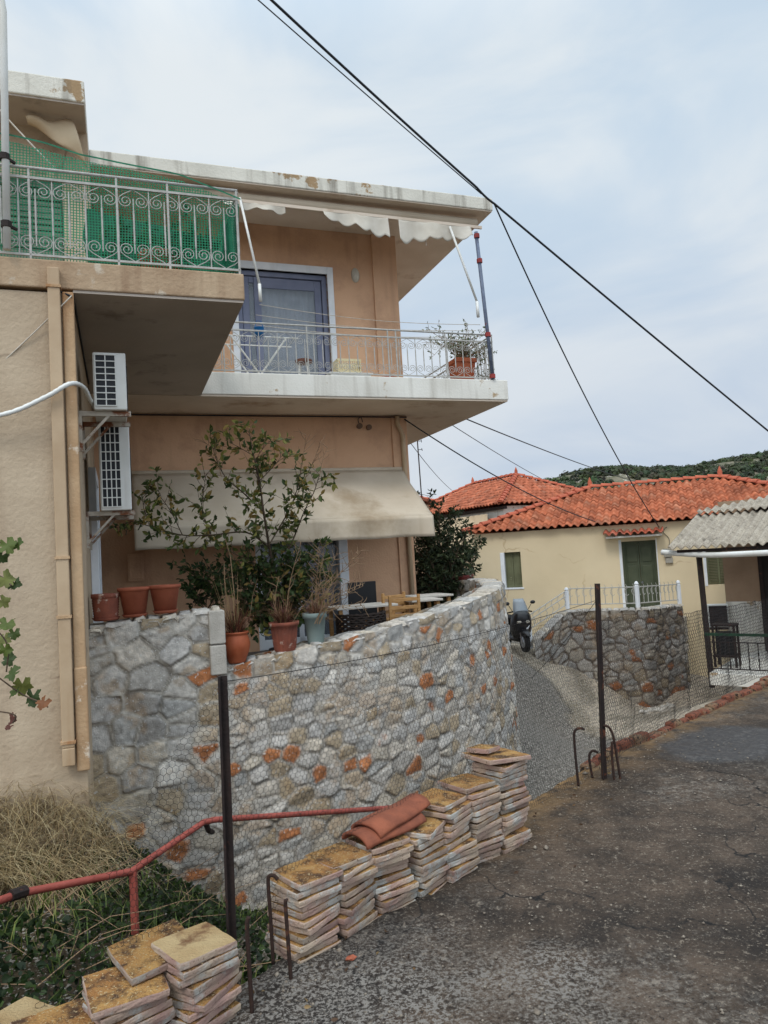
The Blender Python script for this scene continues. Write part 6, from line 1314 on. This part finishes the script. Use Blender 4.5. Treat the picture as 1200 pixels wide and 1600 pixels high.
# straw: long dry stems hanging down the bank
g = on_ground(6000, [(-4.2, 3.6), (-2.2, 4.9), (-2.2, 5.9), (-2.5, 6.3), (-4.2, 5.7)], 5); g = g[vnoise(g*[1, 1, 0], 1.1, 3) > .30]
V = []; cols = []; k = 6; n = len(g); r = np.random.default_rng(9); cl = leafcols(n, ((178, 158, 118), (158, 136, 98), (134, 112, 80), (188, 172, 136), (108, 92, 64)), 13)
az = r.normal(-.9, 1.1, n); L_ = r.uniform(.22, .7, n); lean_ = r.uniform(.35, 1.3, n); bend = r.uniform(.5, 1.5, n)
dirs = np.stack([np.cos(az), np.sin(az), 0*az], 1); sd_ = np.stack([-np.sin(az), np.cos(az), 0*az], 1)*.0028; pts = []
for j in range(k+1):
    q = j/k; p = g+dirs*(lean_*L_*q)[:, None]; p[:, 2] += L_*(q*1.0-bend*q*q*.95)+.02; p += r.normal(size=(n, 3))*.006*q
    w_ = sd_*(1-q*.8); pts += [p-w_, p+w_]
V = np.stack(pts, 1).reshape(-1, 3); b0_ = np.arange(n)[:, None]*(2*k+2); Fq = np.concatenate([b0_+np.array([[2*j, 2*j+1, 2*j+3, 2*j+2]]) for j in range(k)])
tag(npmesh('dry_grass', V, Fq, M['straw'], cols=np.repeat(cl, 2*k+2, 0)), 'dry straw coloured grass hanging down the bank by the beige wall', 'grass', None, 'stuff')
# green weeds in the hollow
g = on_ground(22000, [(-4, 2.2), (-1.0, 2.7), (-.1, 3.6), (.4, 4.6), (-.6, 6.4), (-1.2, 7.4), (-2.0, 7.2), (-2.3, 5.8), (-4.2, 4.0)], 6); g = g[vnoise(g*[1, 1, 0], 1.3, 7) > .36]; n = len(g); r = np.random.default_rng(10)
g[:, 2] += r.uniform(.0, .13, n)*vnoise(g, 2.5, 8); dv = r.normal(size=(n, 3))*[1, 1, .4]+[0, -.2, .45]
V, Fq, c = leaves(g, dv, r.uniform(.025, .06, n), leafcols(n, ((46, 64, 30), (36, 52, 26), (62, 80, 38), (30, 44, 24)), 15), .75, seed=17)
tag(npmesh('weeds', V, Fq, M['leaf'], cols=c), 'low green weeds filling the hollow behind the slabs', 'weeds', None, 'stuff')
g = on_ground(420, [(-3.4, 3.2), (-1.2, 3.2), (-1.0, 5.5), (-2.0, 6.6), (-3.2, 5.4)], 21); n = len(g); r = np.random.default_rng(22); b = MB()
for i in range(150):
    a = r.uniform(0, 6.28); p = g[i]+[0, 0, .03]; L2 = r.uniform(.2, .6); d = np.array([math.cos(a), math.sin(a), r.uniform(-.1, .5)])*L2; b.tube([p, p+d*.5+[0, 0, .03], p+d+r.normal(size=3)*.04], [.003, .0025, .0012], 4, caps=False)
tag(b.build('dead_stalks', M['twig']), 'tangle of thin dead stalks over the weeds', 'stalks', None, 'stuff')
g = on_ground(2600, [(-4, 2.2), (-1.0, 2.7), (-.3, 3.6), (.2, 4.6), (-.6, 6.4), (-1.2, 7.3), (-2.0, 7.0), (-2.3, 5.8), (-4.2, 4.0)], 66); g = g[vnoise(g*[1, 1, 0], 2.1, 71) > .5]; vsb, fsb, csb = [], [], []; n = len(g); r = np.random.default_rng(67)
a = r.uniform(0, 6.28, n); d = np.stack([np.cos(a), np.sin(a), 0*a], 1); L_ = r.uniform(.06, .2, n)[:, None]; sd_ = np.stack([-np.sin(a), np.cos(a), 0*a], 1)*.0035; upz = np.array([0, 0, 1.])
V = np.stack([g-sd_, g+sd_, g+d*L_*.25+upz*L_*.7-sd_*.8, g+d*L_*.25+upz*L_*.7+sd_*.8, g+d*L_*.7+upz*L_*.95], 1).reshape(-1, 3); k5 = np.arange(n)[:, None]*5
Fq = np.concatenate([k5+np.array([[0, 1, 3]]), k5+np.array([[0, 3, 2]]), k5+np.array([[2, 3, 4]])])
tag(npmesh('green_grass', V, Fq, M['leaf'], cols=np.repeat(leafcols(n, ((96, 116, 50), (78, 98, 42), (120, 124, 64)), 68), 5, 0)), 'sparse green grass blades among the weeds', 'grass', None, 'stuff')
# dead leaves and crumbs blown against the slabs
n = 130; r = np.random.default_rng(77); t = r.uniform(2.6, 8, n); o_ = np.abs(r.normal(0, .22, n))+.03; x = np.interp(t, seg, pe[:, 0])+.72*o_; y = np.interp(t, seg, pe[:, 1])-.69*o_
V, Fq, c = leaves(np.stack([x, y, np.full(n, RZ+.012)], 1), np.stack([r.normal(size=n), r.normal(size=n), .15*r.random(n)], 1), r.uniform(.012, .035, n), leafcols(n, ((110, 84, 56), (84, 62, 44), (140, 116, 80)), 78), .5, seed=79); tag(npmesh('leaf_litter', V, Fq, M['leaf'], cols=c), 'dead leaves scattered along the road edge', 'leaf litter', None, 'stuff')
# grit and stone chips on the road
n = 900; r = np.random.default_rng(30); t = r.uniform(2.4, 9, n); o_ = np.abs(r.normal(0, .9, n))+.05; s_i = np.interp(t, seg, np.arange(len(seg))); exx = np.interp(t, seg, pe[:, 0]); eyy = np.interp(t, seg, pe[:, 1]); x = exx+.72*o_; y = eyy-.69*o_
sz_ = r.uniform(.002, .009, n)*(1+1.5*(r.random(n) > .965)); b = MB(); oc = np.array([(1, 0, 0), (0, 1, 0), (-1, 0, 0), (0, -1, 0), (0, 0, .6), (0, 0, -.3)]); of = np.array([(0, 1, 4), (1, 2, 4), (2, 3, 4), (3, 0, 4), (1, 0, 5), (2, 1, 5), (3, 2, 5), (0, 3, 5)])
V = (np.stack([x, y, np.full(n, RZ+.004)], 1)[:, None, :]+oc[None]*sz_[:, None, None]*r.uniform(.6, 1.4, (n, 6, 1))).reshape(-1, 3); Fq = (np.arange(n)[:, None, None]*6+of[None]).reshape(-1, 3)
M['chips'] = mat('stone_chips', (150, 140, 126), (110, 98, 86), .95, 40)
tag(npmesh('grit', V, Fq, M['chips']), 'scattered pale grit and stone chips on the road', 'grit', None, 'stuff')
def rubble(label, c, r0, m, seed, name='brick_fragment', cat='brick fragment', grp=None):
    r = np.random.default_rng(seed); b = MB(); b.ball((0, 0, 0), 1, 5); V = np.array(b.v); V = V*(1+.25*r.normal(size=(len(V), 1)))*r0*np.array([1.2, .9, .6])+np.array(c); b.v = [tuple(v) for v in V]; return one(name, b, m, label, cat, grp)
rubble('small red brick fragment lying on the road in front of the stacks', Pz(548, 1497, RZ+.012), .016, 'terracotta', 3)
lab = ['pale angular stone lying on the street at the foot of the stone terrace corner', 'larger stone at the foot of the stone terrace, second from the corner', 'stone lying right of the terrace corner on the bare ground', 'small grey stone in front of the terrace foot']
for i, (px, py, D, s) in enumerate(((1018, 1096, 16.7, .13), (1032, 1098, 16.4, .16), (1046, 1092, 16.8, .12), (1005, 1108, 16.2, .1))):
    q = P(px, py, D); q[2] = zg(q[0], q[1])+.03; rubble(lab[i], q, s, 'dressed', 40+i, 'loose_stone', 'stone', 'loose stones by the terrace')
